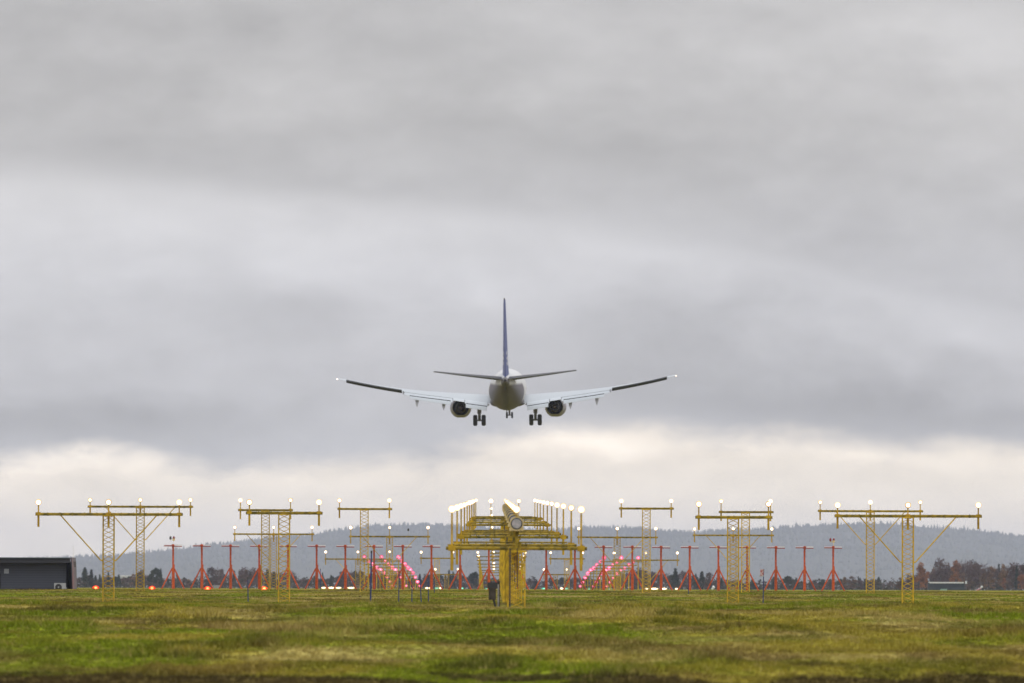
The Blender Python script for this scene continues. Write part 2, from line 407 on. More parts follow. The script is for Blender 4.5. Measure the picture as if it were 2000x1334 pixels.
def add_lamp(par, loc, kind, bot, stem_r=.028, thick=.045):
    """stem through the crossbar, lamp head on top, glowing lens facing the approach"""
    x, y, z = loc
    r = {'white': .108, 'small': .080, 'red': .145}[kind]
    s = MB(); top = z - r * 1.4; midz = bot[0]
    s.tube((x, y + .1, midz - .05), (x, y + .1, top), stem_r, n=8); s.tube((x, y + .1, bot[1]), (x, y + .1, midz - .04), thick, n=8)
    s.box((x, y + .1, midz), (.17, .15, .13))
    s.build('lamp_stem', yellow_pole, par)
    h = link_mesh('lamp_head', HM[kind], par, loc)
    l_ = link_mesh('lens', LM[kind], h, (0, 0, 0)); f_ = rng.uniform(.84, 1.12); l_.scale = (f_, f_, f_)
    return l_
def lattice(h, w=.42, leg=.021, diag=.0115, step=.19, y0=.12):
    b = MB(); a = w / 2
    cs_ = [(-a, y0 - a), (a, y0 - a), (a, y0 + a), (-a, y0 + a)]
    for (x, y) in cs_: b.tube((x, y, -.25), (x, y, h), leg, n=6)
    n = max(2, round(h / step)); st = h / n
    for (p, q) in ((0, 1), (2, 3), (1, 2), (3, 0)):
        for k in range(n):
            A, B = (cs_[p], cs_[q]) if k % 2 == 0 else (cs_[q], cs_[p])
            b.tube((A[0], A[1], k * st), (B[0], B[1], (k + 1) * st), diag, n=4)
    b.box((0, y0, h - .012), (w * 1.12, w * 1.12, .05))
    return b

ORD = ['first', 'second', 'third', 'fourth', 'fifth', 'sixth', 'seventh', 'eighth', 'ninth', 'tenth', 'eleventh', 'twelfth']
# ------------------------------------------------------------------ crossbar towers (rows of the approach light system)
def tower(D, tpx, lamps, ly, by, ends, label, group, braces):
    """ly, by: rows of lamp and crossbar in the photograph; ends: crossbar ends"""
    base = P(tpx, by, D); zb = float(ground_z(base.x, D))
    t = empty('light_tower', (base.x, D, zb), label, 'light tower', group)
    bz = base.z - zb
    lat = lattice(bz - .05); lat.build('mast', yellow, t)
    xs = [P(e, by, D).x - base.x for e in ends]
    cb = MB(); cb.tube((xs[0], .12, bz), (xs[1], .12, bz), .05, n=8)
    cb.tube((xs[0], .02, bz - .055), (xs[1], .02, bz - .055), .016, n=5)          # cable along the bar
    n = int((xs[1] - xs[0]) / .45)
    for k in range(1, n):
        x = xs[0] + (xs[1] - xs[0]) * k / n; cb.box((x, .10, bz - .01), (.035, .17, .135))
    cb.build('crossbar', yellow_bar, t)
    for p in lamps:
        q = P(p, ly, D)
        add_lamp(t, (q.x - base.x, 0, q.z - zb), 'white', (bz, bz - .50))
    if braces:
        for s in (-1, 1):
            b = MB(); b.tube((s * 1.86, .12, bz - .04), (s * .30, .12, bz - 1.78), .024, n=6)
            b.tube((s * .30, .12, bz - 1.78), (s * .19, .12, bz - 1.80), .028, n=6); b.build('brace', yellow, t)
    return t
G1 = 'yellow lattice light towers either side of the centreline'
tower(377, 212, (75, 212, 350), 981, 1004, (69, 357), 'large braced three-lamp tower standing nearest the dark grey hut', G1, True)
tower(377, 555, (487, 623), 981, 1001.5, (480, 630), 'large two-lamp tower overlapping a slimmer tower, left of the centreline', G1, False)
tower(377, 1432, (1365, 1501), 984.5, 1009.8, (1358, 1509), 'large two-lamp tower overlapping a slimmer tower, right of the centreline', G1, False)
tower(377, 1773.5, (1636, 1773.5, 1911), 986.5, 1007.5, (1630, 1918), 'large braced three-lamp tower farthest right, in front of the tall autumn trees', G1, True)
tower(527, 274, (176, 274, 372), 976.5, 989.3, (171, 377), 'slimmer braced three-lamp tower just behind the one nearest the grey hut', G1, True)
tower(527, 518.5, (469.5, 567.5), 977, 996, (465, 572), 'slimmer two-lamp tower half behind a larger one, left of the centreline', G1, False)
tower(527, 711.5, (663, 760.5), 977.5, 993.8, (659, 766), 'slimmer two-lamp tower standing free, left of the centreline', G1, False)
tower(527, 1262.5, (1213.5, 1311), 978.5, 992.9, (1209, 1316), 'slimmer two-lamp tower standing free, right of the centreline', G1, False)
tower(527, 1456.5, (1408.5, 1505), 979, 999.8, (1404, 1511), 'slimmer two-lamp tower half behind a larger one, right of the centreline', G1, False)
tower(527, 1700, (1602, 1700, 1797.5), 981, 998, (1597.5, 1803), 'slimmer braced three-lamp tower just behind the large one before the autumn trees', G1, True)
tower(677, 534.5, (458.5, 534.5, 609.5), 1030, 1043, (455, 613.5), 'lower three-lamp tower seen behind two overlapping towers on the left', G1, True)
tower(677, 761, (685, 761, 836), 1030.5, 1047.8, (682, 840), 'lower three-lamp tower with a small black marker on its bar', G1, True)
tower(677, 1205.5, (1130.5, 1205.5, 1281), 1032.5, 1049.2, (1127, 1285), 'lower three-lamp tower just right of the centreline masts', G1, True)
tower(677, 1432, (1356.5, 1432, 1507.5), 1033.2, 1045.3, (1353, 1512), 'lower three-lamp tower seen behind two overlapping towers on the right', G1, True)
tower(827, 699, (636, 699, 761), 1078, 1091.8, (634, 765), 'far low three-lamp tower behind the red antennas, left of the centreline', G1, True)
tower(827, 853.5, (822.5, 884.5), 1078.5, 1090.2, (820, 889), 'far low two-lamp tower just left of the centreline masts', G1, False)
tower(827, 1107, (1075.5, 1138), 1079.5, 1091.2, (1072.5, 1142), 'far low two-lamp tower just right of the centreline masts', G1, False)
tower(827, 1261.5, (1199.5, 1261.5, 1323), 1080, 1093.8, (1196, 1327), 'far low three-lamp tower behind the red antennas, right of the centreline', G1, True)
tower(977, 872.5, (850, 894.5), 1112, 1121.7, (847, 898), 'farthest short two-lamp tower, between red antennas left of the centreline', G1, False)
tower(977, 1085, (1062.5, 1107), 1112.5, 1122, (1059, 1111), 'farthest short two-lamp tower, between red antennas right of the centreline', G1, False)

q = P(797.5, 1047, 676.9)
o = empty('obstruction_marker', (q.x, 676.9, q.z + .03), 'small black obstruction marker on the bar of a lower light tower', 'marker')
MB().tube((0, 0, 0), (0, 0, .33), .014).tube((0, 0, -.02), (0, 0, .03), .07, n=10).build('stem', grey_metal, o)
MB().lathe([(.31, .03), (.34, .065), (.46, .065), (.50, .03)], 'z', 10).build('lamp_head', dark_metal, o, smooth=True)

# ------------------------------------------------------------------ centreline masts
LZ_D = [227, 257, 287, 317, 347, 377, 407, 437, 467, 497, 527, 827, 857, 887, 917, 947, 977, 1007, 1037, 1067, 1097]
LZ = [1.845, 2.13, 2.43, 2.72, 3.02, 3.31, 3.60, 3.90, 4.19, 4.49, 4.73, 3.07, 2.85, 2.60, 2.38, 2.13, 1.98, 1.71, 1.25, .78, .36]
BZ_D = [227, 257, 287, 317, 347, 377, 407, 437, 467, 497]
BZ = [.94, 1.15, 1.52, 1.78, 2.0, 2.46, 2.77, 3.13, 3.35, 3.6]
glass = mat('flash_lamp_glass', (.42, .41, .44), .2, .3, var=(.55, .50, .55), vscale=9)
for i, D in enumerate(BZ_D):
    zb = float(ground_z(CX, D)); lz = LZ[i] - zb; bz = BZ[i] - zb
    lab = 'nearest three-lamp centreline mast, its big unlit flash lamp facing the viewer' if i == 0 else \
          'three-lamp mast with flash lamp on the centreline, %s one behind the nearest' % ORD[i - 1]
    t = empty('centreline_mast', (CX, D, zb), lab, 'light mast', 'three-lamp masts along the runway centreline')
    lattice(bz - .06, .39, .019, .009, .16, .13).build('mast', yellow, t)
    MB().tube((-.15, -.10, -.2), (-.15, -.10, bz), .017, n=6).tube((.02, -.09, bz * .35), (.02, -.09, bz), .012, n=6).build('dark_leg_line', dark_metal, t)  # dark tubes drawing the dark leg lines of the mast
    cb = MB(); cb.tube((-1.64, .10, bz), (1.64, .10, bz), .042, n=10); cb.tube((-1.6, .16, bz + .075), (1.4, .16, bz + .075), .022, n=6)
    for k in range(13):
        x = -1.5 + 3.0 * k / 12 + rng.uniform(-.06, .06); cb.box((x, .11, bz + .02), (.03, .13, .14))
    cb.box((0, .12, bz - .065), (.50, .36, .035)); cb.box((-.05, -.02, bz - .02), (.30, .05, .09)); cb.box((.05, .06, bz + .05), (.13, .12, .16))
    cb.build('crossbar', yellow_bar, t)
    for x in (-1.5, 0, 1.5):
        add_lamp(t, (x, 0.0 if x else .30, lz), 'small', (bz, bz - .52), .024, .036)
    fz = lz - .335
    fl = MB(); fl.lathe([(-.30, .136), (-.31, .168), (-.27, .168), (-.25, .150), (.10, .15), (.2, .11), (.22, .02)], 'y', 22, (0, 0, fz))
    fl.box((0, -.14, fz - .125), (.33, .30, .07)); MB().box((0, -.03, fz - .2), (.10, .14, .12)).tube((0, -.02, bz), (0, -.02, fz - .14), .035, n=8).build('flash_lamp_post', yellow_bar, t)
    fo = fl.build('flash_lamp', cream, t, smooth=True)
    MB().lathe([(-.312, .12), (-.318, .10), (-.306, .13)], 'y', 22, (0, 0, fz)).build('glass', glass, fo, smooth=True)
    MB().lathe([(-.322, .116), (-.326, .124), (-.318, .136), (-.305, .120)], 'y', 22, (0, 0, fz), close=False).build('glass_ring', dark_metal, fo, smooth=True)
for i in range(10):
    D = 527 + 30 * i; zb = float(ground_z(CX, D)); lz = float(np.interp(D, LZ_D, LZ)) - zb; bz = lz - .90
    t = empty('centreline_mast', (CX, D, zb), 'two-lamp mast on the runway centreline, %s in line beyond the three-lamp masts' % ORD[i], 'light mast', 'two-lamp masts along the runway centreline')
    lattice(bz - .05, .39, .018, .008, .19, .12).build('mast', yellow, t)
    MB().tube((-.92, .12, bz), (.92, .12, bz), .045, n=8).tube((-.9, .12, bz + .08), (.9, .12, bz + .08), .02, n=6).box((0, .12, bz), (.5, .3, .06)).build('crossbar', yellow_bar, t)
    for x in (-.75, .75): add_lamp(t, (x, 0, lz), 'white' if i == 0 else 'small', (bz, bz - .45), .022, .03)
for i in range(10):
    D = 827 + 30 * i; zb = float(ground_z(CX, D)); lz = float(np.interp(D, LZ_D, LZ)) - zb
    bz = max(lz - .36, .12)
    t = empty('light_barrette', (CX, D, zb), 'white light bar across the centreline, %s from the near end' % ORD[i], 'light bar', 'white light bars near the runway end')
    MB().tube((-2.15, .12, bz), (2.15, .12, bz), .045, n=8).build('crossbar', yellow_bar, t)
    for s in (-1.85, 0, 1.85): MB().tube((s, .12, -.2), (s, .12, bz), .05, n=8).build('post', yellow, t)
    for x in ((-2, -.67, .67, 2) if i < 6 else (-2, 2)): add_lamp(t, (x, 0, lz), 'white', (bz, bz - .08), .02, .03)
for side in (-1, 1):
    for i in range(9):
        D = 857 + 30 * i; X = CX + side * 10.5; zb = float(ground_z(X, D)); lz = float(np.interp(D, LZ_D, LZ)) - zb - (.10 if i < 6 else .02)
        bz = max(lz - .34, .10)
        t = empty('red_barrette', (X, D, zb), 'bar of three red lamps, %s from the near end of the %s red row' % (ORD[i], 'left' if side < 0 else 'right'), 'red light bar', 'red light bars beside the runway end')
        MB().tube((-1.85, .12, bz), (1.85, .12, bz), .045, n=8).build('crossbar', yellow_bar, t)
        if bz > 1.4:
            lattice(bz - .04, .39, .018, .009, .19, .12).build('mast', yellow, t)
        for s in (-1.5, 1.5): MB().tube((s, .12, -.2), (s, .12, bz), .045, n=8).build('post', yellow, t)
        for x in (-1.5, 0, 1.5): add_lamp(t, (x, 0, lz), 'red', (bz, bz - .25 if bz > .5 else bz - .06), .02, .03)

# ------------------------------------------------------------------ cabinet beside the nearest mast
q = P(964, 1184, 230.5); zb = float(ground_z(q.x, 230.5))
o = empty('cable_cabinet', (q.x, 230.5, zb), 'small weathered grey cabinet on a post beside the nearest centreline mast', 'cabinet')
cabm = mat('weathered_grey', (.070, .058, .048), .9, var=(.035, .028, .022), vscale=9); plank = mat('pale_plank', (.30, .29, .29), .8, var=(.2, .19, .19), vscale=8)
MB().box((-.03, 0, .31), (.17, .14, .27)).box((-.03, -.073, .31), (.14, .012, .23)).box((-.03, 0, .45), (.19, .17, .025)).build('box', cabm, o)
MB().box((.11, .0, .23), (.035, .14, .62)).build('post', plank, o)
MB().box((.0, .12, .52), (.30, .05, .14)).box((.13, .12, .25), (.04, .05, .75)).build('bracket', dark_metal, o)
MB().tube((.0, 0, .18), (.06, 0, -.05), .028, n=8).build('conduit', dark_metal, o)

# ------------------------------------------------------------------ localizer antennas
LD = 715.0
def antenna_proto():
    t = empty('localizer_antenna', (0, 0, 0), 'x', 'antenna', 'line of red antennas across the field')
    MB().box((0, .06, 3.215), (1.28, .62, .07)).build('radome', radome, t)
    a = MB(); a.box((-.33, -.30, 3.155), (.66, .10, .075)); a.box((.35, -.28, 3.115), (.60, .10, .06)); a.box((0, 0, 3.13), (.16, 1.1, .07))
    a.build('boom', red_dark, t)
    MB().lathe([(-.42, .02), (-.42, .105), (-.26, .115), (-.24, .06)], 'y', 16, (0, 0, 3.18)).box((0, -.33, 3.05), (.15, .14, .16)).build('hub', red_paint, t, smooth=True)
    MB().tube((0, -.05, 1.45), (0, -.05, 3.10), .068, n=10).tube((0, -.05, -.3), (0, -.05, 1.55), .094, n=10).tube((.075, .05, -.3), (.075, .05, 1.80), .042, n=8).box((.0, -.05, 1.5), (.24, .2, .09)).box((0, -.05, 2.85), (.15, .15, .08)).build('pole', red_paint, t)
    for (sx, sy) in ((-1, -.2), (1, -.2), (.05, 1.0)):
        MB().tube((sx * .09, sy * .05, 1.48), (sx * .90, sy * .9, -.15), .055, n=8).build('leg', red_paint, t)
    return t
proto = antenna_proto()
lampred = mat('red_glass', (.22, .012, .02), .25, coat=.5)
for k in range(24):
    px = 338 + 56.05 * k
    o = proto if k == 0 else copy_tree(proto)
    q = P(px, 1150, LD); zb = float(ground_z(q.x, LD)); o.location = (q.x, LD, zb)
    top = P(px, 1064.2 + (px - 338) * .00295 - .6 * math.sin(k * 1.7) * .3, LD).z - zb
    o.scale = (1, 1, top / 3.235)
    o.rotation_euler = (0, 0, R(rng.uniform(-1.5, 1.5)))
    if k in (0, 23):
        o['label'] = 'red antenna with twin obstruction lamps on top, at the %s end of the line' % ('left' if k == 0 else 'right')
    elif k < 12:
        o['label'] = 'red antenna without top lamps, %s from the left end of the line' % ORD[k]
    else:
        o['label'] = 'red antenna without top lamps, %s from the right end of the line' % ORD[23 - k]
for k in (0, 23):
    par = [x for x in COL.objects if x.name.startswith('localizer_antenna')][k]
    sc = par.scale.z
    ob = MB().tube((.03, 0, 3.2), (.03, 0, 3.55), .022, n=8).tube((-.22, 0, 3.58), (.10, 0, 3.58), .02, n=6).tube((-.20, 0, 3.56), (-.20, 0, 3.63), .03, n=8).build('lamp_bracket', radome if k == 0 else cream, par)
    MB().lathe([(3.52, .05), (3.60, .10), (3.68, .10), (3.70, .07)], 'z', 12, (.04, 0, 0)).build('lamp_base', cream, par, smooth=True)
    for (x, m) in ((-.20, dark_metal if k == 0 else lampred), (.04, lampred)):
        MB().lathe([(3.63, .055), (3.68, .085), (3.80, .08), (3.86, .05), (3.88, .01)], 'z', 12, (x, 0, 0)).build('obstruction_lamp', m, par, smooth=True)

# ------------------------------------------------------------------ blue stakes
stakes = [(484.7, 1128, 1179, 'blue snow stake standing alone near the left two-lamp towers'), (724, 1076, 1177, 'tallest blue snow stake, left of the centreline'),
          (779, 1115, 1177, 'blue snow stake next right of the tallest one'), (804.5, 1129, 1176.5, 'blue snow stake second right of the tallest one'),
          (823, 1121, 1176.5, 'slightly leaning blue snow stake third right of the tallest one'), (837, 1124, 1172, 'thin blue snow stake fourth right of the tallest one'),
          (848.5, 1127, 1158, 'short blue snow stake fifth right of the tallest one'), (626, 1111, 1151, 'thin dark blue stake beside a red antenna leg, left of the centreline'),
          (1345, 1120, 1158, 'short blue stake in front of a red antenna, right of the centreline'), (1490.5, 1112, 1178.5, 'blue stake carrying a small red and white box on top')]
for k, (px, y0, y1, lab) in enumerate(stakes):
    yc = y1 - ROLL * (px - XINF)
    D = 384 if y1 > 1170 else (505 if yc > 1154 else 640)
    q = P(px, y0, D); zb = float(ground_z(q.x, D)); h = q.z - zb
    o = empty('snow_stake', (q.x, D, zb), lab, 'stake', 'blue snow stakes', (0, R(rng.uniform(-1, 1) + (-2 if k == 4 else 0)), 0))
    r = .034 if k == 1 else .022
    MB().tube((0, 0, -.2), (0, 0, h), r, r * .8, n=8).build('pole', blue_paint, o)
    MB().tube((0, 0, h - .09), (0, 0, h + .012), r * 1.05, n=8).build('cap', dark_metal, o)
    if k == 9:
        MB().box((-.07, 0, h - .12), (.13, .13, .26)).build('marker_box', mat('faded_red', (.42, .13, .13), .6, var=(.55, .4, .4), vscale=14, vlo=.48, vhi=.52), o)
        MB().box((-.09, 0, h - .27), (.20, .16, .03)).build('bracket', grey_metal, o)

# ------------------------------------------------------------------ ground lamps
def low_lamp(name, px, py, D, kind, label, cat, group, sx=1.0):
    q = P(px, py, D); zb = float(ground_z(q.x, D))
    r = {'amber': .20, 'green': .20, 'edge': .25}[kind]
    z = max(q.z - zb, r * .4)
    o = empty(name, (q.x, D, zb), label, cat, group)
    MB().tube((0, .16, -.15), (0, .16, z), .05, n=8).lathe([(.03, r * .7), (.1, r * .6), (.2, r * .3)], 'y', 12, (0, 0, z)).build('lamp_head', dark_metal, o)
    le = link_mesh('lens', LM[kind], o, (0, 0, z)); le.scale = (sx, 1, {'amber': .85, 'green': .55, 'edge': .40}[kind])
    return o
for px, lab in ((187, 'glowing red ground lamp nearest the grey hut'), (297, 'glowing red ground lamp beside a slimmer braced tower'), (405.5, 'glowing red ground lamp under the second red antenna'), (516, 'glowing red ground lamp between the two overlapping towers on the left')):
    gl_ = low_lamp('ground_lamp', px, 1149.2, 600, 'amber', lab, 'ground lamp', 'red ground lamps in the grass')
for o_ in [x for x in COL.objects if x.name.startswith('ground_lamp')]:
    ld_ = bpy.data.lights.new('ground_lamp_bulb', 'POINT'); ld_.color = (1, .06, .01); ld_.energy = 140; ld_.shadow_soft_size = .12
    lo_ = bpy.data.objects.new('ground_lamp_bulb', ld_); COL.objects.link(lo_); lo_.parent = o_; lo_.location = (0, -.22, .30)
gl = [853, 901.5, 951, 1022, 1064, 1106, 1150, 1191]
glab = ['farthest left green lamp on the runway threshold', 'second green threshold lamp from the left', 'third green threshold lamp from the left, beside the grey cabinet', 'green threshold lamp seen through the nearest lattice mast',
        'bright green threshold lamp just right of the nearest mast', 'third green threshold lamp from the right', 'second green threshold lamp from the right', 'farthest right green lamp on the runway threshold']
for px, lab in zip(gl, glab): low_lamp('threshold_lamp', px, 1150.4 + .003 * (px - 970), 1127, 'green', lab, 'runway lamp', 'green threshold lamps', 1.2 if px != 1064 else 1.8)
el_ = [(632, 1.5), (647, 1.9), (661, 1.9), (685.5, 2.2), (806, 1.3), (835, 1.5), (860, .9), (1097, 1.0), (1263.5, 1.3), (1278, 2.4), (1296, 2.1), (1321, .9)]
elab = ['white edge lamp at the left end of the left cluster', 'white edge lamp second in the left cluster', 'white edge lamp third in the left cluster', 'widest white edge lamp at the right of the left cluster',
        'small white lamp low behind the blue snow stakes', 'white lamp low behind the leaning blue stake', 'tiny white lamp right of the shortest blue stake', 'tiny white lamp between two green threshold lamps',
        'white edge lamp at the left of the right cluster', 'widest white edge lamp in the right cluster', 'white edge lamp beside a red antenna base in the right cluster', 'tiny white edge lamp at the right end of the right cluster']
for (px, sx), lab in zip(el_, elab): low_lamp('edge_lamp', px, 1150.2 + .003 * (px - 970), 1190, 'edge', lab, 'runway lamp', 'white runway edge lamps', sx * .8)

# ------------------------------------------------------------------ hut
HD = 600.0
def hx(px): return P(px, 1150, HD).x
def hz(py, px=70): return P(px, py, HD).z
zg = -.75
hut_wall = bpy.data.materials.new('slate_cladding'); hut_wall.use_nodes = True
t_ = hut_wall.node_tree; b_ = t_.nodes['Principled BSDF']; c_ = t_.nodes.new('ShaderNodeTexCoord'); s_ = t_.nodes.new('ShaderNodeSeparateXYZ')
m1 = t_.nodes.new('ShaderNodeMath'); m1.operation = 'MULTIPLY'; m1.inputs[1].default_value = 1 / .148
m2 = t_.nodes.new('ShaderNodeMath'); m2.operation = 'FRACT'; m3 = t_.nodes.new('ShaderNodeMath'); m3.operation = 'LESS_THAN'; m3.inputs[1].default_value = .16
x_ = t_.nodes.new('ShaderNodeMix'); x_.data_type = 'RGBA'; x_.inputs[6].default_value = (.080, .086, .108, 1); x_.inputs[7].default_value = (.050, .054, .068, 1)
t_.links.new(c_.outputs['Object'], s_.inputs[0]); t_.links.new(s_.outputs[2], m1.inputs[0]); t_.links.new(m1.outputs[0], m2.inputs[0]); t_.links.new(m2.outputs[0], m3.inputs[0])
t_.links.new(m3.outputs[0], x_.inputs['Factor']); t_.links.new(x_.outputs[2], b_.inputs['Base Color']); b_.inputs['Roughness'].default_value = .7
fascia_m = mat('slate_fascia', (.060, .062, .078), .55); roofm = mat('roof_sheet', (.13, .17, .185), .35); recess_pipe_dark = mat('recess_shade_and_pipe_dark', (.020, .019, .019), .7)
hut = empty('grey_hut', (hx(70), HD, zg), 'dark slate grey clad hut at the left edge of the field', 'hut')
def HX(px): return hx(px) - hx(70)
def HZ(py): return hz(py) - zg
xl, xr = HX(-130), HX(129.5)
h_top = HZ(1098)
MB().box(((xl + xr) / 2, 2.5, h_top / 2), (xr - xl, 5.0, h_top)).build('wall', hut_wall, hut)
MB().box(((xl + HX(138.5)) / 2, 2.2, HZ(1089.5)), (HX(138.5) - xl, 6.4, .05)).build('roof', roofm, hut)
MB().box(((xl + HX(138)) / 2, -.75, HZ(1094.7)), (HX(138) - xl, .06, .27)).box(((xl + HX(138)) / 2, -.4, HZ(1099.3)), (HX(138) - xl, .66, .03)).build('fascia', fascia_m, hut)
MB().box((HX(136), 3.3, HZ(1118)), (HX(142) - HX(130) , 3.0, HZ(1098) - HZ(1141))).box((HX(136.3), 2.0, HZ(1146)), (HX(142) - HX(131), .08, .45)).build('porch_wall', recess_pipe_dark, hut)  # recess in shadow: its shade is put into the near-black wall colour
tb = MB(); fx0, fx1 = HX(138.4), HX(140.6)
tb.add([(fx0, -.8, HZ(1088.5)), (fx1, -.8, HZ(1088.5)), (fx1 + .05, -.8, HZ(1110)), (fx1 + .1, -.8, -.1), (fx0 + .12, -.8, -.1), (fx0 + .05, -.8, HZ(1110)),
        (fx0, 5.2, HZ(1088.5)), (fx1, 5.2, HZ(1088.5)), (fx1 + .05, 5.2, HZ(1110)), (fx1 + .1, 5.2, -.1), (fx0 + .12, 5.2, -.1), (fx0 + .05, 5.2, HZ(1110))],
       [(0, 1, 2, 3, 4, 5), (6, 7, 8, 9, 10, 11), (0, 1, 7, 6), (1, 2, 8, 7), (2, 3, 9, 8), (3, 4, 10, 9), (4, 5, 11, 10), (5, 0, 6, 11)])
tb.build('end_panel', fascia_m, hut)
MB().box((HX(12.5), -.02, HZ(1115.7)), (.29, .05, .29)).build('vent_panel', mat('pale_vent', (.40, .42, .44), .6), hut)
MB().tube((HX(.3), -.06, 0), (HX(.3), -.06, HZ(1120)), .03, n=8).build('drainpipe', recess_pipe_dark, hut)
ax, az_ = hx(118), hz(1146.5)
ac = empty('heat_pump', (ax, HD - .45, float(ground_z(ax, HD)) - .1), 'white heat pump unit with round fan beside the hut wall', 'heat pump')
ah = az_ - ac.location.z
acw = mat('ac_white', (.46, .46, .45), .55)
MB().box((0, 0, ah), (.72, .30, .50)).box((.38, .05, ah - .1), (.06, .2, .2)).box((0, 0, ah - .33), (.6, .25, .12)).build('casing', acw, ac)
MB().lathe([(-.155, .205), (-.165, .20), (-.168, .01)], 'y', 22, (-.09, 0, ah - .01)).build('fan_grille', dark_metal, ac, smooth=True)
MB().lathe([(-.17, .045), (-.18, .04), (-.182, .005)], 'y', 12, (-.09, 0, ah - .01)).build('fan_hub', acw, ac, smooth=True)
q = P(143.3, 1068, 640); zb = float(ground_z(q.x, 640))
o = empty('thin_mast', (q.x, 640, zb), 'thin pale mast rising behind the right end of the grey hut', 'mast')
MB().tube((0, 0, -.2), (0, 0, q.z - zb), .028, .016, n=8).build('pole', radome, o)
MB().tube((0, 0, q.z - zb), (0, 0, q.z - zb + .05), .035, .01, n=8).build('cap', grey_metal, o)

# ------------------------------------------------------------------ airliner
def make_airliner():
    o = P(991.3, 761.0, 1000.0)
    pl = empty('airliner', o, 'white twin-engine airliner with blue tail fin, landing with wheels down', 'airliner')
    pl.rotation_euler = (Matrix.Rotation(R(-.85), 3, 'Z') @ Matrix.Rotation(R(2.5), 3, 'X') @ Matrix.Rotation(R(-.72), 3, 'Y')).to_euler()
    white = mat('aircraft_white', (.66, .655, .65), .32, coat=.3)
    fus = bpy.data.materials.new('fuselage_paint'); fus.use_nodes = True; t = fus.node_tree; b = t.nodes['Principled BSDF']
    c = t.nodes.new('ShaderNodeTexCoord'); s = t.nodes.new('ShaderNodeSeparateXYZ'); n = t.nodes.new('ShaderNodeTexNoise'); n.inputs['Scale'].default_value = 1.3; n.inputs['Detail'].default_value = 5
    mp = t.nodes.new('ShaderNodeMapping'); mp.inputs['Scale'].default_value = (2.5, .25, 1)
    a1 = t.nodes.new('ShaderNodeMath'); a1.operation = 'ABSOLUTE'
    ma = t.nodes.new('ShaderNodeMath'); ma.operation = 'MULTIPLY_ADD'; ma.inputs[1].default_value = .9      # dark streak along the keel
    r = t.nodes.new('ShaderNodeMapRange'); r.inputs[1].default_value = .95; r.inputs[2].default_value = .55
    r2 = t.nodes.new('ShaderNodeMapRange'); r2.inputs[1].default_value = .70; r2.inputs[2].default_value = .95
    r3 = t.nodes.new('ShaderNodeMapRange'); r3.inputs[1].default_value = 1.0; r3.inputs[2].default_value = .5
    x1 = t.nodes.new('ShaderNodeMix'); x1.data_type = 'RGBA'; x1.inputs[6].default_value = (.090, .076, .092, 1); x1.inputs[7].default_value = (.52, .515, .51, 1)  # grey belly paint, darkened further aft to stand for weak light underneath
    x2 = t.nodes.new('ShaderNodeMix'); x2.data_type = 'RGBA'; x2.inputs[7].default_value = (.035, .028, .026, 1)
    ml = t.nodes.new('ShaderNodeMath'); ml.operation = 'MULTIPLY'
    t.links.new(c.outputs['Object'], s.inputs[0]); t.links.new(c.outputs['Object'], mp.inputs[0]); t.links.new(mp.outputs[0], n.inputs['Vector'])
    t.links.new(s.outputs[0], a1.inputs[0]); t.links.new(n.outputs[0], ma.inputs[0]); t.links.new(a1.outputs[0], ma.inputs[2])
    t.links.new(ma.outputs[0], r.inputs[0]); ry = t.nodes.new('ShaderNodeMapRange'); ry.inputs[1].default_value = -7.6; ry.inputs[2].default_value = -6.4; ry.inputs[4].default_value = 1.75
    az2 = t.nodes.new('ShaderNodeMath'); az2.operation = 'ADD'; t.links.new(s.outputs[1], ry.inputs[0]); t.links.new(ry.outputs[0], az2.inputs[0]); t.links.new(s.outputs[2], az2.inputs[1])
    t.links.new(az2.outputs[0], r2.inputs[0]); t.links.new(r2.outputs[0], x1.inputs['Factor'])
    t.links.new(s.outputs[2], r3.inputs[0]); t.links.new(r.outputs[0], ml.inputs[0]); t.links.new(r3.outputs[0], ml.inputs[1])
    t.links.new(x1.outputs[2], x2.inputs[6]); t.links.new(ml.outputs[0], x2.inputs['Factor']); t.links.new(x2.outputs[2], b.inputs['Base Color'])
    b.inputs['Roughness'].default_value = .45; b.inputs['Specular IOR Level'].default_value = .28
    blue = mat('tail_blue', (.014, .040, .20), .45, spec=.3); wing_m = mat('wing_grey', (.40, .425, .45), .4); ctrl = mat('control_surface_grey', (.04, .04, .043), .7, spec=.2)
    flap_m = mat('flap_white', (.50, .53, .56), .4); tyre = mat('tyre_rubber', (.018, .017, .017), .8); steel = mat('gear_steel', (.16, .15, .14), .45, .4)
    hot = mat('exhaust_metal', (.035, .028, .025), .6); core_m = mat('core_metal', (.09, .06, .05), .5, .3); nac = mat('nacelle_paint', (.24, .225, .265), .5, spec=.3)
    apu = mat('tailcone_metal', (.045, .038, .036), .5)
    st = [(-15.75, 1.115, .43, .50), (-15, 1.00, .60, .70), (-13, .74, 1.0, 1.1), (-11, .47, 1.34, 1.43), (-9, .23, 1.62, 1.72), (-7, .07, 1.80, 1.92), (-5, 0, 1.88, 2.0),
          (0, 0, 1.88, 2.0), (7, 0, 1.88, 2.0), (10, -.04, 1.80, 1.92), (12, -.15, 1.5, 1.6), (13.6, -.32, 1.02, 1.08), (14.6, -.48, .55, .58), (15.1, -.58, .12, .12)]
    def ring(y, z, rx, rz, n=32): return [(rx * math.cos(2 * math.pi * i / n), y, z + rz * math.sin(2 * math.pi * i / n)) for i in range(n)]
    body = MB().loft([ring(*s_) for s_ in st]).build('fuselage', fus, pl, smooth=True)
    MB().loft([ring(-17.35, 1.30, .13, .17), ring(-16.9, 1.27, .20, .26), ring(-16.3, 1.20, .32, .39), ring(-15.74, 1.115, .435, .505)]).build('tail_cone', apu, body, smooth=True)
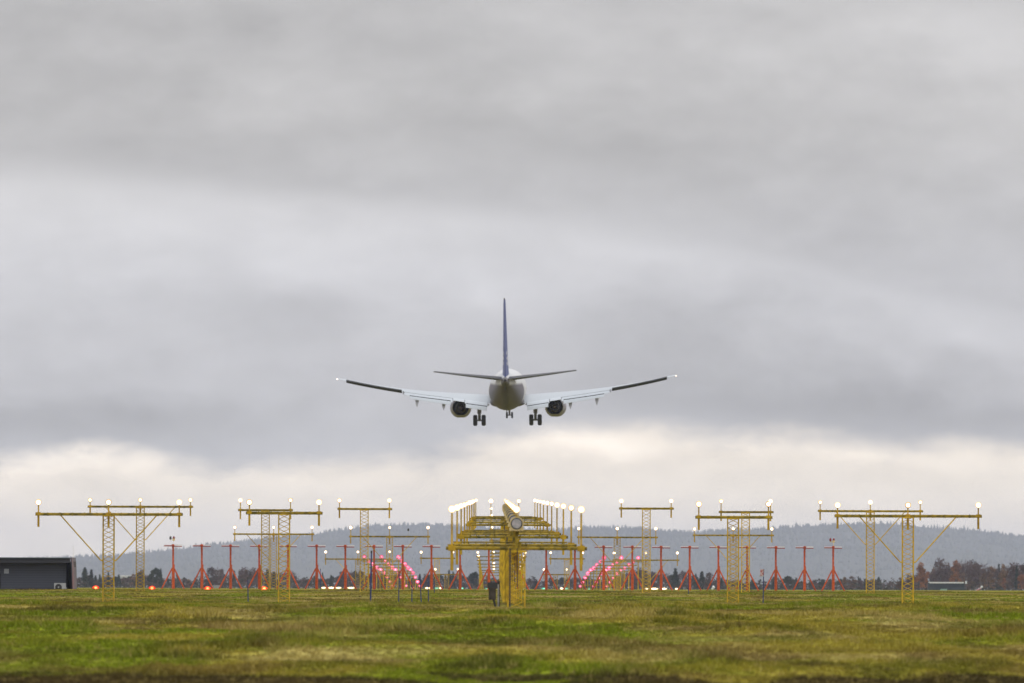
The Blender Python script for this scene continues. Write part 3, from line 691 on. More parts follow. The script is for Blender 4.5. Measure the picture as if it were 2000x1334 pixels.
    MB().lathe([(-17.36, .09), (-17.35, .02)], 'y', 12, (0, 0, 1.31)).build('exhaust_outlet', tyre, body)
    # wing-body fairing
    fr = []
    for y, w_, d_ in ((-6.2, .5, .15), (-5, 1.3, .42), (-3.5, 1.72, .60), (0, 1.84, .64), (3.5, 1.75, .6), (5.5, 1.2, .3), (6.5, .4, .1)):
        n = 24; fr.append([(w_ * math.copysign(abs(math.cos(2 * math.pi * i / n)) ** .7, math.cos(2 * math.pi * i / n)), y, -1.22 + d_ * .82 * math.copysign(abs(math.sin(2 * math.pi * i / n)) ** .7, math.sin(2 * math.pi * i / n))) for i in range(n)])
    MB().loft(fr).build('belly_fairing', mat('belly_grey', (.12, .105, .12), .55, spec=.25), pl, smooth=True)
    # lifting surfaces
    def foil(x, yle, c, z, tw=0.0, th=.12, n=10):
        up, lo = [], []
        for i in range(n + 1):
            u = .5 - .5 * math.cos(math.pi * i / n)
            t_ = 5 * th * (.2969 * math.sqrt(u) - .126 * u - .3516 * u * u + .2843 * u ** 3 - .1015 * u ** 4)
            cam_ = .028 * (1 - (2 * u - .9) ** 2)
            up.append((u, cam_ + t_)); lo.append((u, cam_ - t_ * .9))
        pts = up + lo[-2:0:-1]; ca, sa = math.cos(tw), math.sin(tw)
        return [(x, yle - c * (u * ca + v * sa * 0) , z + c * (v - (u - .25) * math.tan(tw))) for u, v in pts]
    def wz(x): return -1.18 + (abs(x) - 1.7) * .128 + max(0, abs(x) - 8) ** 2 * .0068
    secs = [(.6, 3.9, 7.7), (1.9, 3.35, 7.05), (5.0, 1.7, 5.2), (8.0, .1, 4.05), (10.5, -1.2, 3.15), (13.8, -2.95, 2.35), (16.6, -4.4, 1.75), (17.05, -4.75, 1.35), (17.17, -5.1, .8)]
    def te(x): 
        xs_ = [s_[0] for s_ in secs]; return float(np.interp(x, xs_, [s_[1] - s_[2] for s_ in secs]))
    def ch(x): return float(np.interp(x, [s_[0] for s_ in secs], [s_[2] for s_ in secs]))
    for s in (-1, 1):
        wing = MB().loft([foil(s * x, y, c, wz(x), R(1.2 - .12 * x), .125 if x < 6 else .105) for x, y, c in secs]).build('wing', wing_m, pl, smooth=True)
        def tez(x): return wz(x) - ch(x) * .75 * math.tan(R(1.2 - .12 * x))
        def panel(name, x0, x1, c0, c1, defl, gap, th, m, dz=0.0, back=0.0, n=2):
            b2 = MB(); rings = []
            for k in range(n + 1):
                x = x0 + (x1 - x0) * k / n; c = c0 + (c1 - c0) * k / n
                y0, z0 = te(x) + .12 - back, tez(x) - gap + dz; cd, sd = math.cos(R(defl)), math.sin(R(defl)); pr = []
                for (u, v) in ((0, 0), (.12, .5), (.4, .62), (1, .06), (1, -.06), (.4, -.35), (.1, -.4)):
                    vv = v * th; pr.append((s * x, y0 - c * u * cd - vv * sd * 1.0, z0 - c * u * sd + vv * cd))
                rings.append(pr)
            b2.loft(rings); return b2.build(name, m, pl, smooth=False)
        f1 = panel('flap', 2.0, 4.3, 1.10, 1.0, 17, .08, .22, flap_m); f2 = panel('flap', 2.05, 4.2, .72, .66, 33, .40, .14, flap_m, back=1.02)
        f3 = panel('flap', 5.55, 10.45, .95, .70, 22, .07, .18, flap_m, n=4); f4 = panel('flap', 5.75, 9.9, .62, .45, 36, .33, .10, flap_m, back=.92, n=4)
        panel('slot_shade_strip', 1.95, 10.5, .17, .13, 84, .015, .05, tyre, back=.16, n=8)  # dark lips added at the flap tops, standing in for shade in the gaps
        panel('slot_shade_strip', 2.05, 4.2, .12, .11, 80, .31, .05, tyre, back=1.03); panel('slot_shade_strip', 5.75, 9.9, .10, .08, 80, .25, .05, tyre, back=.93, n=4)
        panel('flap', 4.35, 5.5, .75, .70, 14, .06, .16, flap_m)
        panel('aileron', 10.7, 16.3, .70, .46, -15, .08, .30, ctrl, back=-.15, n=4)
        MB().box((s * 10.56, te(10.5) - .2, tez(10.5) - .1), (.05, .7, .32)).build('flap_end_plate', ctrl, pl)
        for x, ln in ((6.45, .62), (9.15, .66)):
            cn = MB(); y0 = te(x) - .55; z0 = tez(x) - .50
            rings = []
            for (yy, zz, w_, hh) in ((1.5, .05, .06, .05), (.8, .02, .18, .16), (0, -.12, .20, .20), (-.5, -.42, .15, .16), (-.85, -.80, .03, .03)):
                rings.append([(s * x + w_ * math.cos(2 * math.pi * i / 12), y0 + yy, z0 + zz + hh * math.sin(2 * math.pi * i / 12)) for i in range(12)])
            cn.loft(rings).build('flap_track_fairing', mat('fairing_grey', (.30, .30, .31), .4) if s < 0 and x < 7 else bpy.data.materials['fairing_grey'], pl, smooth=True)
        tipz = wz(17.1)
        link_mesh('wing_tip_light', MB().lathe([(-.06, .01), (-.04, .04), (0, .055), (.04, .04), (.06, .01)], 'y', 10).mesh('wing_tip_light', lens_mat('tip_light', (1, .85, .7), (1, .7, .5), 4, 3, .1) if s < 0 else bpy.data.materials['tip_light'], True), pl, (s * 17.22, -6.0, tipz + .02))
        # stabiliser
        MB().loft([foil(s * x, y, c, z, R(-3.4), .095) for x, y, c, z in ((.3, -11.9, 4.1, 1.28), (1.2, -12.4, 3.8, 1.40), (4.2, -14.1, 2.5, 1.80), (7.0, -15.7, 1.35, 2.20), (7.2, -16.0, .9, 2.22))]).build('tailplane', mat('tailplane_grey', (.075, .075, .08), .6, spec=.25) if s < 0 else bpy.data.materials['tailplane_grey'], pl, smooth=True)
        # engine
        ex, ez, ey = s * 4.83, -1.82, 1.2
        eng = empty('engine', (0, 0, 0), None, None); eng.parent = pl; eng.location = (ex, ey, ez); eng.rotation_euler = (R(-1.5), 0, R(-1.2 if s > 0 else 1.2))
        nl = MB(); rings = []
        for y, r_ in ((4.0, .82), (4.15, .90), (4.0, .98), (3.2, 1.08), (1.6, 1.10), (.2, 1.02), (-1.1, .86), (-1.1, .82), (.3, .88), (1.5, .80)):
            rings.append([(r_ * math.cos(2 * math.pi * i / 28), y, max(r_ * math.sin(2 * math.pi * i / 28), -r_ * .93)) for i in range(28)])
        nl.loft(rings, close=False).build('nacelle', nac, eng, smooth=True)
        MB().lathe([(3.2, .80), (3.21, .02)], 'y', 24).lathe([(.9, .83), (.91, .02)], 'y', 24).build('fan_disc', tyre, eng)
        MB().lathe([(.6, .62), (-.6, .60), (-2.0, .44), (-2.0, .40), (-1.2, .42), (-1.0, .30)], 'y', 24, close=False).build('core_nozzle', hot, eng, smooth=True)
        MB().lathe([(-1.2, .30), (-1.9, .24), (-2.6, .03)], 'y', 18).build('exhaust_cone', core_m, eng, smooth=True)
        MB().loft([[(-.16, 2.8, .8), (.16, 2.8, .8), (.14, 2.6, 1.15), (-.14, 2.6, 1.15)], [(-.18, 0, .55), (.18, 0, .55), (.16, 0, 1.2), (-.16, 0, 1.2)], [(-.05, -3.2, .75), (.05, -3.2, .75), (.05, -3.2, .95), (-.05, -3.2, .95)]]).build('pylon', white, eng)
        # main gear
        gx = s * 2.86; gy = -2.6; wzc = -3.05
        lg = empty('main_landing_gear', (0, 0, 0), None, None); lg.parent = pl; lg.location = (gx, gy, 0)
        MB().tube((0, 0, -1.25), (0, 0, -2.35), .21, n=12).tube((0, 0, -2.3), (0, 0, -3.05), .14, n=12).tube((-.30, 0, wzc), (.30, 0, wzc), .09, n=10).tube((0, -.1, -2.1), (0, -.38, -2.5), .05).tube((0, -.38, -2.5), (0, -.1, -2.95), .05).tube((0, 0, -2.0), (-s * 1.0, .2, -1.45), .06).build('strut', steel, lg)
        MB().loft([[(s * .22, .35, -1.5), (s * .22, -.35, -1.5), (s * .26, -.35, -1.5), (s * .26, .35, -1.5)], [(s * .75, .45, -1.38), (s * .75, -.45, -1.38), (s * .78, -.45, -1.42), (s * .78, .45, -1.42)], [(s * 1.3, .3, -1.62), (s * 1.3, -.3, -1.62), (s * 1.33, -.3, -1.67), (s * 1.33, .3, -1.67)]]).build('gear_door', steel, lg)
        MB().box((s * .13, -.02, -1.98), (.09, .5, .85)).build('leg_door', steel, lg)
        for w_ in (-1, 1):
            wh = MB().lathe([(-.19, .30), (-.215, .46), (-.15, .555), (0, .57), (.15, .555), (.215, .46), (.19, .30)], 'x', 28, (w_ * .43, 0, wzc)).build('wheel', tyre, lg, smooth=True)
            MB().lathe([(-.16, .28), (.17, .28)], 'x', 20, (w_ * .43, 0, wzc)).build('rim', steel, wh)
    # nose gear
    ng = empty('nose_landing_gear', (0, 0, 0), None, None); ng.parent = pl; ng.location = (0, 12.6, 0)
    MB().tube((0, 0, -1.4), (0, 0, -2.5), .13, n=10).tube((0, 0, -2.4), (0, 0, -2.95), .10, n=10).tube((-.22, 0, -2.93), (.22, 0, -2.93), .06, n=8).tube((0, 0, -2.1), (0, .9, -1.5), .04).build('strut', steel, ng)
    for w_ in (-1, 1):
        wh = MB().lathe([(-.08, .18), (-.10, .27), (-.06, .335), (.06, .335), (.10, .27), (.08, .18)], 'x', 22, (w_ * .27, 0, -2.93)).build('wheel', tyre, ng, smooth=True)
        MB().lathe([(-.06, .17), (.065, .17)], 'x', 16, (w_ * .27, 0, -2.93)).build('rim', steel, wh)
        MB().box((w_ * .3, .3, -1.95), (.03, 1.3, .25)).build('gear_door', steel, ng)
    # fin
    def fin_ring(z, yle, c, th):
        pts = []
        us = (0, .02, .1, .25, .45, .7, 1.0)
        def hw(u): return c * th * (1.5 * math.sqrt(u) * (1 - u) ** .9 * 1.0 + .055 * u)
        for u in us: pts.append((hw(u), yle - c * u, z))
        for u in us[::-1][:-1]: pts.append((-hw(u), yle - c * u, z))
        return pts
    fs = [(1.3, -7.6, 8.2), (2.2, -9.2, 6.5), (3.2, -10.4, 5.6), (9.0, -14.4, 2.55), (9.45, -14.9, 2.0)]
    def fth(z): return float(np.interp(z, [1.3, 9.45], [.074, .076]))
    fin = MB().loft([fin_ring(z, y, c, fth(z)) for z, y, c in fs]).build('tail_fin', blue, pl, smooth=True)
    def fin_hw(y, z):
        yl = float(np.interp(z, [q_[0] for q_ in fs], [q_[1] for q_ in fs])); c = float(np.interp(z, [q_[0] for q_ in fs], [q_[2] for q_ in fs])); u = min(max((yl - y) / c, .001), 1)
        us = (0, .02, .1, .25, .45, .7, 1.0); hv = [c * fth(z) * (1.5 * math.sqrt(k) * (1 - k) ** .9 + .055 * k) for k in us]
        return float(np.interp(u, us, hv))
    mark = mat('white_lettering', (.80, .80, .80), .4)
    for s in (-1, 1):                                  # white letters climbing the fin
        cu = bpy.data.curves.new('fin_lettering', 'FONT'); cu.body = 'SAS'; cu.size = 2.9; cu.resolution_u = 4; cu.space_character = .95
        tmp = bpy.data.objects.new('fin_lettering', cu); COL.objects.link(tmp)
        bpy.context.view_layer.update()
        me = bpy.data.meshes.new_from_object(tmp.evaluated_get(bpy.context.evaluated_depsgraph_get()))
        bpy.data.objects.remove(tmp); bpy.data.curves.remove(cu)
        import bmesh
        bm = bmesh.new(); bm.from_mesh(me)
        bmesh.ops.triangulate(bm, faces=bm.faces); bmesh.ops.subdivide_edges(bm, edges=bm.edges, cuts=2, use_grid_fill=True)
        for v in bm.verts:
            u, w_ = v.co.x, v.co.y
            z = 2.75 + u * .34
            y = -13.6 - (z - 2.85) * .40 + (1.0 - w_) * 1.0
            v.co = (s * (fin_hw(y, z) + .012), y, z)
        bm.to_mesh(me); bm.free(); me.materials.clear(); me.materials.append(mark)
        link_mesh('fin_lettering', me, fin)
    MB().box((0, -16.75, 9.52), (.14, .5, .12)).build('fin_cap', apu, fin)
    MB().box((0, -16.2, .5), (.07, .5, .25)).build('antenna', tyre, body)
    for (x, y, z, d_) in ((1.15, -9.6, -.35, .14), (-1.2, -9.4, -.7, .10), (1.3, -8.6, -.75, .10), (-.05, -10.2, -1.05, .12), (.1, -8.6, -1.3, .08), (.55, -9.5, -1.15, .07)):
        pass
    MB().tube((.0, -7.0, -1.75), (0, -6.6, -2.15), .05).box((0, -8.0, -1.55), (.04, .5, .3)).build('drain_mast', steel, body)
    return pl
make_airliner()

# ------------------------------------------------------------------ far field: trees, buildings
def crown_mat(name, a, b): return mat(name, a, .9, var=b, vscale=.55, vlo=.40, vhi=.60, spec=.03, rand=.25)
bark = mat('bark', (.06, .05, .045), .9)
SPR = crown_mat('spruce_needles', (.020, .034, .024), (.038, .052, .036))
PIN = crown_mat('pine_needles', (.022, .036, .026), (.045, .056, .038))
BAR = crown_mat('bare_twigs', (.080, .050, .050), (.12, .072, .066))
ORA = crown_mat('autumn_leaves', (.34, .135, .045), (.20, .085, .045))
YEL = crown_mat('faded_leaves', (.22, .12, .055), (.13, .075, .055))
def leafmesh(name, pts, size, m, seed, up=0.0):
    r = random.Random(seed); b = MB()
    for p in pts:
        p = Vector(p); n = Vector((r.gauss(0, 1), r.gauss(0, 1), r.gauss(0, 1) + up)).normalized(); a = n.orthogonal().normalized(); c = n.cross(a); s = size * r.uniform(.6, 1.4)
        a, c = a * math.cos(r.random() * 6) + c * math.sin(r.random() * 6), c
        b.add([p - a * s, p + c * s * .6, p + a * s, p - c * s * .6], [(0, 1, 2, 3)])
    me = bpy.data.meshes.new(name); me.from_pydata(b.v, [], b.f); me.materials.append(m); me.update(); return me
def conifer(seed, h=14.0, w=2.3, m=SPR):
    r = random.Random(seed); pts = []
    for k in range(1100):
        t = r.random() ** .8; z = h * (.08 + .92 * t); layer = .72 + .28 * math.cos(t * 60 + seed)
        rad = w * (1 - t) ** .85 * layer * math.sqrt(r.uniform(.15, 1.0)) * r.uniform(.8, 1.15); a = r.random() * 6.283
        pts.append((rad * math.cos(a), rad * math.sin(a), z - rad * .25))
    return leafmesh('crown', pts, .55, m, seed), h
def round_tree(seed, h=13.0, w=3.6, m=BAR, n=700, size=.34, zlo=.22, lob=9):
    r = random.Random(seed); cen = []
    for k in range(lob):
        a = r.random() * 6.283; t = r.uniform(zlo + .1, .92); rr = w * math.sin(min(1, (1.05 - t) * 1.6) * math.pi / 2) * r.uniform(.15, .8)
        cen.append((rr * math.cos(a), rr * math.sin(a), h * t, w * r.uniform(.28, .5)))
    pts = []
    for k in range(n):
        c = r.choice(cen); v = Vector((r.gauss(0, 1), r.gauss(0, 1), r.gauss(0, 1))).normalized() * c[3] * r.random() ** .45
        pts.append((c[0] + v.x, c[1] + v.y, min(h, max(h * .08, c[2] + v.z * 1.15))))
    return leafmesh('crown', pts, size, m, seed), h
def bare_tree(seed, h=14.0, w=3.4, m=BAR):
    r = random.Random(seed); b = MB()
    def grow(p, d, ln, rad, lvl):
        q = p + d * ln; b.tube(p, q, rad, rad * .6, n=3)
        if lvl == 0: return
        for k in range(4 if lvl > 1 else 5):
            f = r.uniform(.35, 1.0); nd_ = (d + Vector((r.gauss(0, .55), r.gauss(0, .55), r.gauss(.12, .3)))).normalized()
            grow(p.lerp(q, f), nd_, ln * r.uniform(.5, .75), rad * .55, lvl - 1)
    for k in range(9):
        a = r.random() * 6.283; z = h * r.uniform(.15, .55); grow(Vector((0, 0, z)), Vector((math.cos(a) * .55, math.sin(a) * .55, 1)).normalized(), h * .26 * (1.25 - z / h), .11, 3)
    me = b.mesh('crown', m); zmax = max(v[2] for v in b.v); return me, zmax
protos = {
    'spruce': [conifer(s, 14, 2.5 + .4 * (s % 3)) for s in (1, 2, 3)],
    'pine': [round_tree(s, 13, 3.2, PIN, 1200, .55, .25, 8) for s in (11, 12)],
    'bare': [round_tree(s, 13, 3.3, BAR, 1300, .42, .10, 16) for s in (21, 22)] + [bare_tree(23)],
    'orange': [round_tree(s, 13, 3.0, ORA, 1300, .48, .08, 13) for s in (31, 32)],
    'faded': [round_tree(s, 13, 3.4, YEL, 1300, .48, .08, 13) for s in (41, 42)]}
trunk_me = MB().tube((0, 0, -.5), (0, 0, 10), .22, .07, n=6).mesh('trunk', bark)
TLAB = {'spruce': ('spruce_tree', 'dark pointed spruce in the distant tree line beyond the field', 'spruces in the far tree line'),
        'pine': ('pine_tree', 'dark rounded pine in the distant tree line beyond the field', 'pines in the far tree line'),
        'bare': ('bare_tree', 'leafless purple-brown tree in the distant tree line beyond the field', 'bare trees in the far tree line'),
        'orange': ('autumn_tree', 'tree with orange autumn leaves in the distant tree line', 'autumn trees in the far tree line'),
        'faded': ('faded_tree', 'tree with faded brown leaves in the distant tree line', 'faded trees in the far tree line')}
def tree(kind, px, top, D, label=None, wmul=1.0):
    me, h = rng.choice(protos[kind]); q = P(px, top, D); zb = float(np.interp(D, ZD, ZZ)) - .2; hh = q.z - zb
    if hh < .8: return
    nm, lab, grp = TLAB[kind]
    o = empty(nm, (q.x, D, zb), label or lab, 'tree', grp, (0, 0, rng.uniform(0, 6.28))); s = hh / h
    w = wmul * max(s, .45) * rng.uniform(.9, 1.2); o.scale = (w, w, s)
    link_mesh('trunk', trunk_me, o); link_mesh('crown', me, o)
explicit = [('spruce', 166, 1109, 'darker spruce rising above the bushes just right of the grey hut', 1.5), ('spruce', 178.5, 1113, 'narrower spruce second right of the grey hut', 1.2), ('spruce', 195, 1122, None, .8), ('spruce', 211.5, 1118, 'thin spruce seen through the lattice of the tower nearest the hut', .8),
    ('spruce', 232, 1122.5, 'thin spruce standing between the two braced towers near the hut', .9), ('bare', 275, 1112, None, 1), ('pine', 300, 1112, None, 1.1), ('pine', 306, 1109, 'tallest dark pine left of the first red antenna', 1.0), ('spruce', 314, 1111, None, .9), ('pine', 293, 1122, None, 1),
    ('bare', 414, 1104, 'bare reddish tree between the second and third red antennas', 1.0), ('bare', 421, 1106, None, 1), ('bare', 432, 1107, None, .8), ('bare', 475, 1107, None, 1.1), ('bare', 486, 1106, None, 1), ('bare', 497, 1108, None, 1), ('spruce', 535, 1117, None, .8), ('bare', 570, 1112, None, 1),
    ('spruce', 630, 1119, None, .7), ('spruce', 646.5, 1123.5, None, .7), ('bare', 668, 1112, None, 1), ('bare', 684, 1112, None, 1), ('spruce', 748, 1122, None, 1.1), ('bare', 705, 1112, None, 1), ('bare', 833, 1120, None, 1), ('spruce', 877, 1114, None, .8), ('spruce', 885, 1117, None, .8),
    ('pine', 926, 1117, 'round dark tree just left of the white light bars', 1.3), ('pine', 921, 1121, None, 1.2), ('bare', 1037, 1127, None, 1), ('spruce', 1048, 1133, None, .6), ('bare', 1247, 1108, None, 1.1), ('bare', 1255, 1108, None, 1), ('bare', 1275, 1113, None, 1), ('bare', 1300, 1115, None, 1),
    ('spruce', 1319, 1111, 'tallest pointed spruce between two red antennas right of the centreline', 1.6), ('bare', 1334, 1112, None, .9), ('spruce', 1359, 1121, None, .8), ('spruce', 1371, 1117, None, 1.3), ('bare', 1386, 1115, 'loose ragged tree top beside a red antenna on the right', .9), ('spruce', 1410, 1128, None, .9),
    ('spruce', 1470, 1130, None, 1.2), ('spruce', 1511, 1127, None, 1.1), ('pine', 1539, 1125, 'rounded dark tree between two red antennas far right of the centreline', 1.4), ('spruce', 1555, 1130, None, 1.0), ('pine', 1606, 1131, None, 1), ('bare', 1590, 1132, None, 1), ('faded', 1650, 1127, None, 1.1), ('faded', 1664, 1125, None, 1.1), ('bare', 1680, 1131, None, 1),
    ('spruce', 1716, 1127, 'dark spruce right of the slimmer braced tower at far right', 1.2), ('bare', 1738, 1134, None, 1), ('faded', 1758, 1128, None, 1.2), ('bare', 1777, 1120, None, 1),
    ('orange', 1800, 1099, 'tall slender orange birch just right of the far right tower', .95), ('bare', 1838, 1090, 'tallest grey bare tree above the low white-roofed building', 1.2), ('bare', 1850, 1104, None, 1), ('orange', 1866, 1095, 'broad rusty orange tree behind the white-roofed building', 1.1), ('bare', 1874, 1092, None, 1.1), ('bare', 1886, 1091, None, .9), ('bare', 1902, 1093, None, 1.2), ('bare', 1914, 1094, None, 1.2),
    ('bare', 1926, 1102, None, 1), ('faded', 1936, 1108, None, 1.1), ('faded', 1920, 1122, None, 1.1), ('bare', 1945, 1104, None, 1), ('spruce', 1951, 1103, 'dark narrow spruce among the tall bare trees at right', .8), ('faded', 1960, 1102, None, 1), ('bare', 1976, 1098, None, 1), ('bare', 1984, 1099, None, .9), ('spruce', 1986, 1106, None, .9), ('orange', 1961, 1128, 'small orange bush-like tree below the bare trees at right', .7),
    ('orange', 1996, 1121, 'bright orange tree cut by the right edge of the photograph', 1.1), ('bare', 2001, 1096, None, 1.2), ('faded', 1893, 1128, None, 1.1), ('faded', 1880, 1120, None, 1), ('orange', 1789, 1126, None, .9), ('bare', 1820, 1118, None, 1), ('bare', 2020, 1100, None, 1.2), ('faded', 2040, 1108, None, 1.2)]
for kind, px, top, lab, w in explicit: tree(kind, px, top, rng.uniform(2700, 2850), lab, w)
prof = [(-60, 1125), (60, 1122), (145, 1124), (160, 1120), (190, 1124), (240, 1127), (265, 1120), (285, 1120), (330, 1126), (390, 1129), (440, 1119), (470, 1113), (500, 1113), (525, 1112), (565, 1116), (580, 1128), (640, 1127), (660, 1122), (690, 1116), (710, 1116), (750, 1123), (830, 1124), (880, 1119),
        (930, 1123), (1000, 1128), (1060, 1130), (1100, 1126), (1150, 1127), (1200, 1120), (1250, 1114), (1300, 1120), (1340, 1119), (1370, 1124), (1400, 1130), (1440, 1133), (1480, 1141), (1500, 1139), (1540, 1132), (1600, 1134), (1660, 1129), (1700, 1132), (1745, 1137), (1780, 1127), (1800, 1112), (1850, 1106), (1920, 1106), (1960, 1109), (2080, 1112)]
px = -40.0
while px < 2060:
    top = float(np.interp(px, [p[0] for p in prof], [p[1] for p in prof])) + rng.uniform(-1.5, 5)
    u = rng.random(); right = px > 1770
    if right: kind = 'bare' if u < .55 else 'faded' if u < .8 else 'spruce' if u < .9 else 'orange'
    elif px < 600: kind = 'bare' if u < .6 else 'spruce' if u < .8 else 'pine' if u < .93 else 'faded'
    elif px < 720 and px > 580: kind = 'pine' if u < .55 else 'bare' if u < .85 else 'spruce'
    else: kind = 'spruce' if u < .38 else 'bare' if u < .72 else 'pine' if u < .92 else 'faded'
    tree(kind, px, top, rng.uniform(2860, 3200), None, 1.15)
    px += rng.uniform(7, 13)

# bushes below the trees
bp_ = []
for k in range(12000):
    x = rng.uniform(-210, 210); D = rng.uniform(2680, 3250); hmax = 1.5 + 2.6 * float(vnoise(np.array([x / 6.0]), np.array([D / 120.0]), 5)[0])
    bp_.append((x, D, rng.random() ** 1.3 * hmax - .2))
tag(link_mesh('undergrowth', leafmesh('undergrowth', bp_, .62, crown_mat('undergrowth_leaves', (.045, .042, .036), (.075, .055, .045)), 5)), 'dark bushes filling the foot of the distant tree line', 'undergrowth', kind='stuff')

# low buildings far off
hb_wall = mat('green_grey_wall', (.035, .045, .052), .9, var=(.055, .062, .07), vscale=.6, spec=.05); hb_roof = mat('white_roof', (.80, .80, .80), .5)
D = 2620.0; q0, q1 = P(1813, 1154, D), P(1885, 1154, D); zt = P(1850, 1138.4, D).z
o = empty('low_building', ((q0.x + q1.x) / 2, D, -.1), 'long low building with a thin white roof before the tall autumn trees', 'building')
wd_ = q1.x - q0.x; ht = zt + .1
MB().box((0, 3, ht / 2), (wd_ * .98, 6, ht)).build('wall', hb_wall, o)
MB().box((0, 3, ht + .05), (wd_ * .93, 7, .34)).build('roof', hb_roof, o)
for k in range(8): MB().box((-wd_ * .42 + wd_ * .12 * k, -.05, ht * .62), (wd_ * .09, .1, ht * .3)).build('window', mat('far_window', (.03, .04, .05), .5, spec=.1) if k == 0 else bpy.data.materials['far_window'], o)
MB().box((-wd_ * .08, -.06, ht * .12), (1.8, .1, .35)).build('sign_board', mat('pale_green', (.25, .42, .36), .6), o)
MB().box((wd_ * .5 + .35, 2, ht + .15), (.45, .45, .75)).build('vent_stack', hb_roof, o)
D = 2500.0; q = P(1904, 1155.5, D)
o = empty('barrier_arm', (q.x, D, -.1), 'raised white and red barrier arm right of the white-roofed building', 'barrier')
e = P(1917.5, 1147.5, D)
MB().tube((0, 0, q.z + .1), (e.x - q.x, 0, e.z + .1), .2, n=8).build('arm', mat('barrier_paint', (.75, .72, .72), .5, var=(.5, .12, .14), vscale=1.3, vlo=.5, vhi=.53), o)
MB().lathe([(-.3, .05), (-.2, .28), (.2, .28), (.3, .05)], 'y', 12, (e.x - q.x, 0, e.z + .3)).build('end_lamp', hb_roof, o, smooth=True)
MB().box((e.x - q.x + .1, 0, (e.z) / 2), (.3, .3, e.z + .1)).build('post', hb_wall, o)
for (px, py, r, lab) in ((1393.5, 1147, .40, 'larger white ball-shaped marker low between red antennas on the right'), (1391.3, 1150, .30, 'smaller white ball-shaped marker below the larger one')):
    q = P(px, py, 2550)
    o = empty('white_marker', (q.x, 2550, -.1), lab, 'marker', 'white round markers')
    MB().lathe([(-r, .02), (-r * .7, r * .7), (0, r), (r * .7, r * .7), (r, .02)], 'z', 14, (0, 0, q.z + .1)).build('ball', hb_roof, o, smooth=True)
    MB().tube((0, 0, -.3), (0, 0, q.z + .1 - r * .9), .06).build('post', grey_metal, o)
D = 3600.0; q = P(244, 1126, D)
o = empty('pale_hall', (q.x, D, -.2), 'pale distant hall behind the trees between the two braced left towers', 'building')
MB().box((0, 3, q.z / 2), (4.0, 8, q.z + .4)).build('wall', mat('pale_wall', (.55, .56, .58), .7), o)
MB().box((0, 3, q.z + .45), (4.2, 8.4, .35)).build('roof', hb_roof, o)
D = 2600.0; q = P(423, 1144, D)
o = empty('grey_shed', (q.x, D, -.1), 'small pale grey shed low between the second and third red antennas', 'shed')
MB().box((0, 2, q.z / 2), (1.7, 4, q.z + .2)).build('wall', mat('shed_grey', (.30, .31, .33), .7), o)
MB().box((0, 2, q.z + .13), (1.9, 4.2, .16)).build('roof', mat('shed_roof', (.40, .41, .43), .6), o)

# ------------------------------------------------------------------ wooded hill
HD0, HD1, HD2 = 17800.0, 22000.0, 27000.0
hp = [(-700, 1088), (-300, 1086), (0, 1087), (100, 1084), (160, 1081), (230, 1080), (300, 1072), (360, 1066), (400, 1060), (450, 1054), (510, 1046), (560, 1042), (610, 1040), (640, 1032), (680, 1028), (720, 1022), (770, 1019), (850, 1019), (900, 1022), (960, 1025), (1040, 1027), (1100, 1029), (1140, 1024), (1190, 1025),
      (1250, 1026), (1300, 1031), (1360, 1034), (1410, 1031), (1460, 1028), (1520, 1026), (1570, 1022), (1620, 1019), (1680, 1017), (1720, 1016.5), (1770, 1019), (1810, 1024), (1860, 1027), (1910, 1030), (1960, 1037), (2000, 1043), (2100, 1055), (2400, 1075), (2800, 1090)]
hpx = np.array([p[0] for p in hp], float); hpz = np.array([P(p[0], p[1] + 5.5, HD1).z for p in hp])
def hill_z(x, d):
    a = x / d * HD1 / HD1 * FPX + XINF
    H = np.interp(a, hpx, hpz)
    t = np.clip((d - HD0) / (HD1 - HD0), 0, 1); b = np.clip((d - HD1) / (HD2 - HD1), 0, 1)
    n = fbm(x / 480 + 4, d / 760, 7, 4) - .5
    up = (t ** .85) * (1 - b * b * .9)
    return H * up * d / HD1 + n * 64 * np.sin(np.pi * np.clip(t, 0, 1)) * (1 - b) - 1.0
hd = np.r_[np.linspace(HD0, HD1, 60), np.linspace(HD1 + 120, HD2, 14)]; hxs = np.linspace(-.165, .165, 420)
XX = hxs[None, :] * hd[:, None]; DD = np.repeat(hd[:, None], 420, 1); ZH = hill_z(XX, DD)
idx = np.arange(XX.size).reshape(XX.shape)
quads = np.stack([idx[:-1, :-1], idx[:-1, 1:], idx[1:, 1:], idx[1:, :-1]], -1).reshape(-1, 4)
hill_m = mat('forest_floor', (.030, .034, .026), .95, var=(.045, .045, .034), vscale=.02, spec=.05)
tag(link_mesh('hills', np_mesh('hills', np.stack([XX, DD, ZH], -1).reshape(-1, 3), quads, hill_m, None, True)), kind='structure')
n = 17000
td = HD0 + (HD1 - HD0) * nrg.uniform(.05, 1.03, n) ** .55; ta = nrg.uniform(-.085, .085, n)
tx = ta * td; tz = hill_z(tx, td)
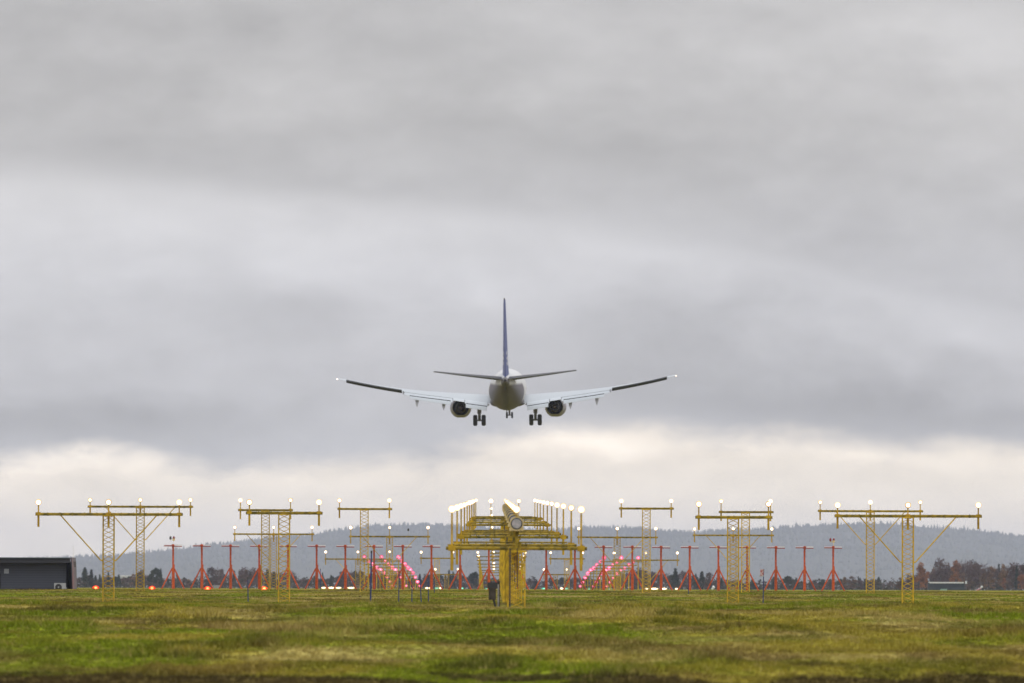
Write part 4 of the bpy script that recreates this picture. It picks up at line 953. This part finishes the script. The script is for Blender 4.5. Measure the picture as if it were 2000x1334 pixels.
th = nrg.uniform(5.0, 9.0, n) * (.75 + .5 * vnoise(tx / 60, td / 200, 12)); big = nrg.uniform(0, 1, n) < .04; th[big] *= 1.35
tw = th * nrg.uniform(.20, .34, n)
ang = np.arange(6) / 6 * 2 * np.pi
rings = []
for (zf, rf) in ((.0, .75), (.30, 1.0), (.34, .55), (.62, .62), (.66, .30), (1.0, .02)):
    j = nrg.uniform(.8, 1.2, (n, 6))
    rings.append(np.stack([tx[:, None] + tw[:, None] * rf * j * np.cos(ang), td[:, None] + tw[:, None] * rf * j * np.sin(ang), (tz + th * zf)[:, None] + 0 * j], -1))
tv = np.stack(rings, 1).reshape(-1, 3)
basei = (np.arange(n) * 36)[:, None, None, None]
k_ = np.arange(5)[:, None, None]; i_ = np.arange(6)[None, :, None]
q4 = np.concatenate([k_ * 6 + i_, k_ * 6 + (i_ + 1) % 6, (k_ + 1) * 6 + (i_ + 1) % 6, (k_ + 1) * 6 + i_], -1)[None]
fq = (q4 + basei).reshape(-1, 4)
tint = np.array([.026, .034, .026])[None] * nrg.uniform(.6, 1.5, n)[:, None] + (nrg.uniform(0, 1, n) < .12)[:, None] * np.array([.05, .032, .016])[None]
tcol = np.repeat(tint, 36, 0)
tag(link_mesh('hill_forest', np_mesh('hill_forest', tv, fq, tint_mat('hill_trees', .9, .1), tcol)), 'hazy blue-grey forest covering the distant hill', 'forest', kind='stuff')

# ------------------------------------------------------------------ haze
hz_ = MB(); hz_.box((0, 13600, 88), (10600, 29600, 182))
hm = bpy.data.materials.new('haze_air'); hm.use_nodes = True; t = hm.node_tree; t.nodes.clear()
pv = t.nodes.new('ShaderNodeVolumePrincipled'); pv.inputs['Color'].default_value = (.745, .79, 1.0, 1); pv.inputs['Density'].default_value = 3.7e-5
pv.inputs['Anisotropy'].default_value = 0.0
mo = t.nodes.new('ShaderNodeOutputMaterial'); t.links.new(pv.outputs[0], mo.inputs['Volume'])
tag(hz_.build('haze', hm), 'pale bluish haze in the air', 'haze', kind='stuff')
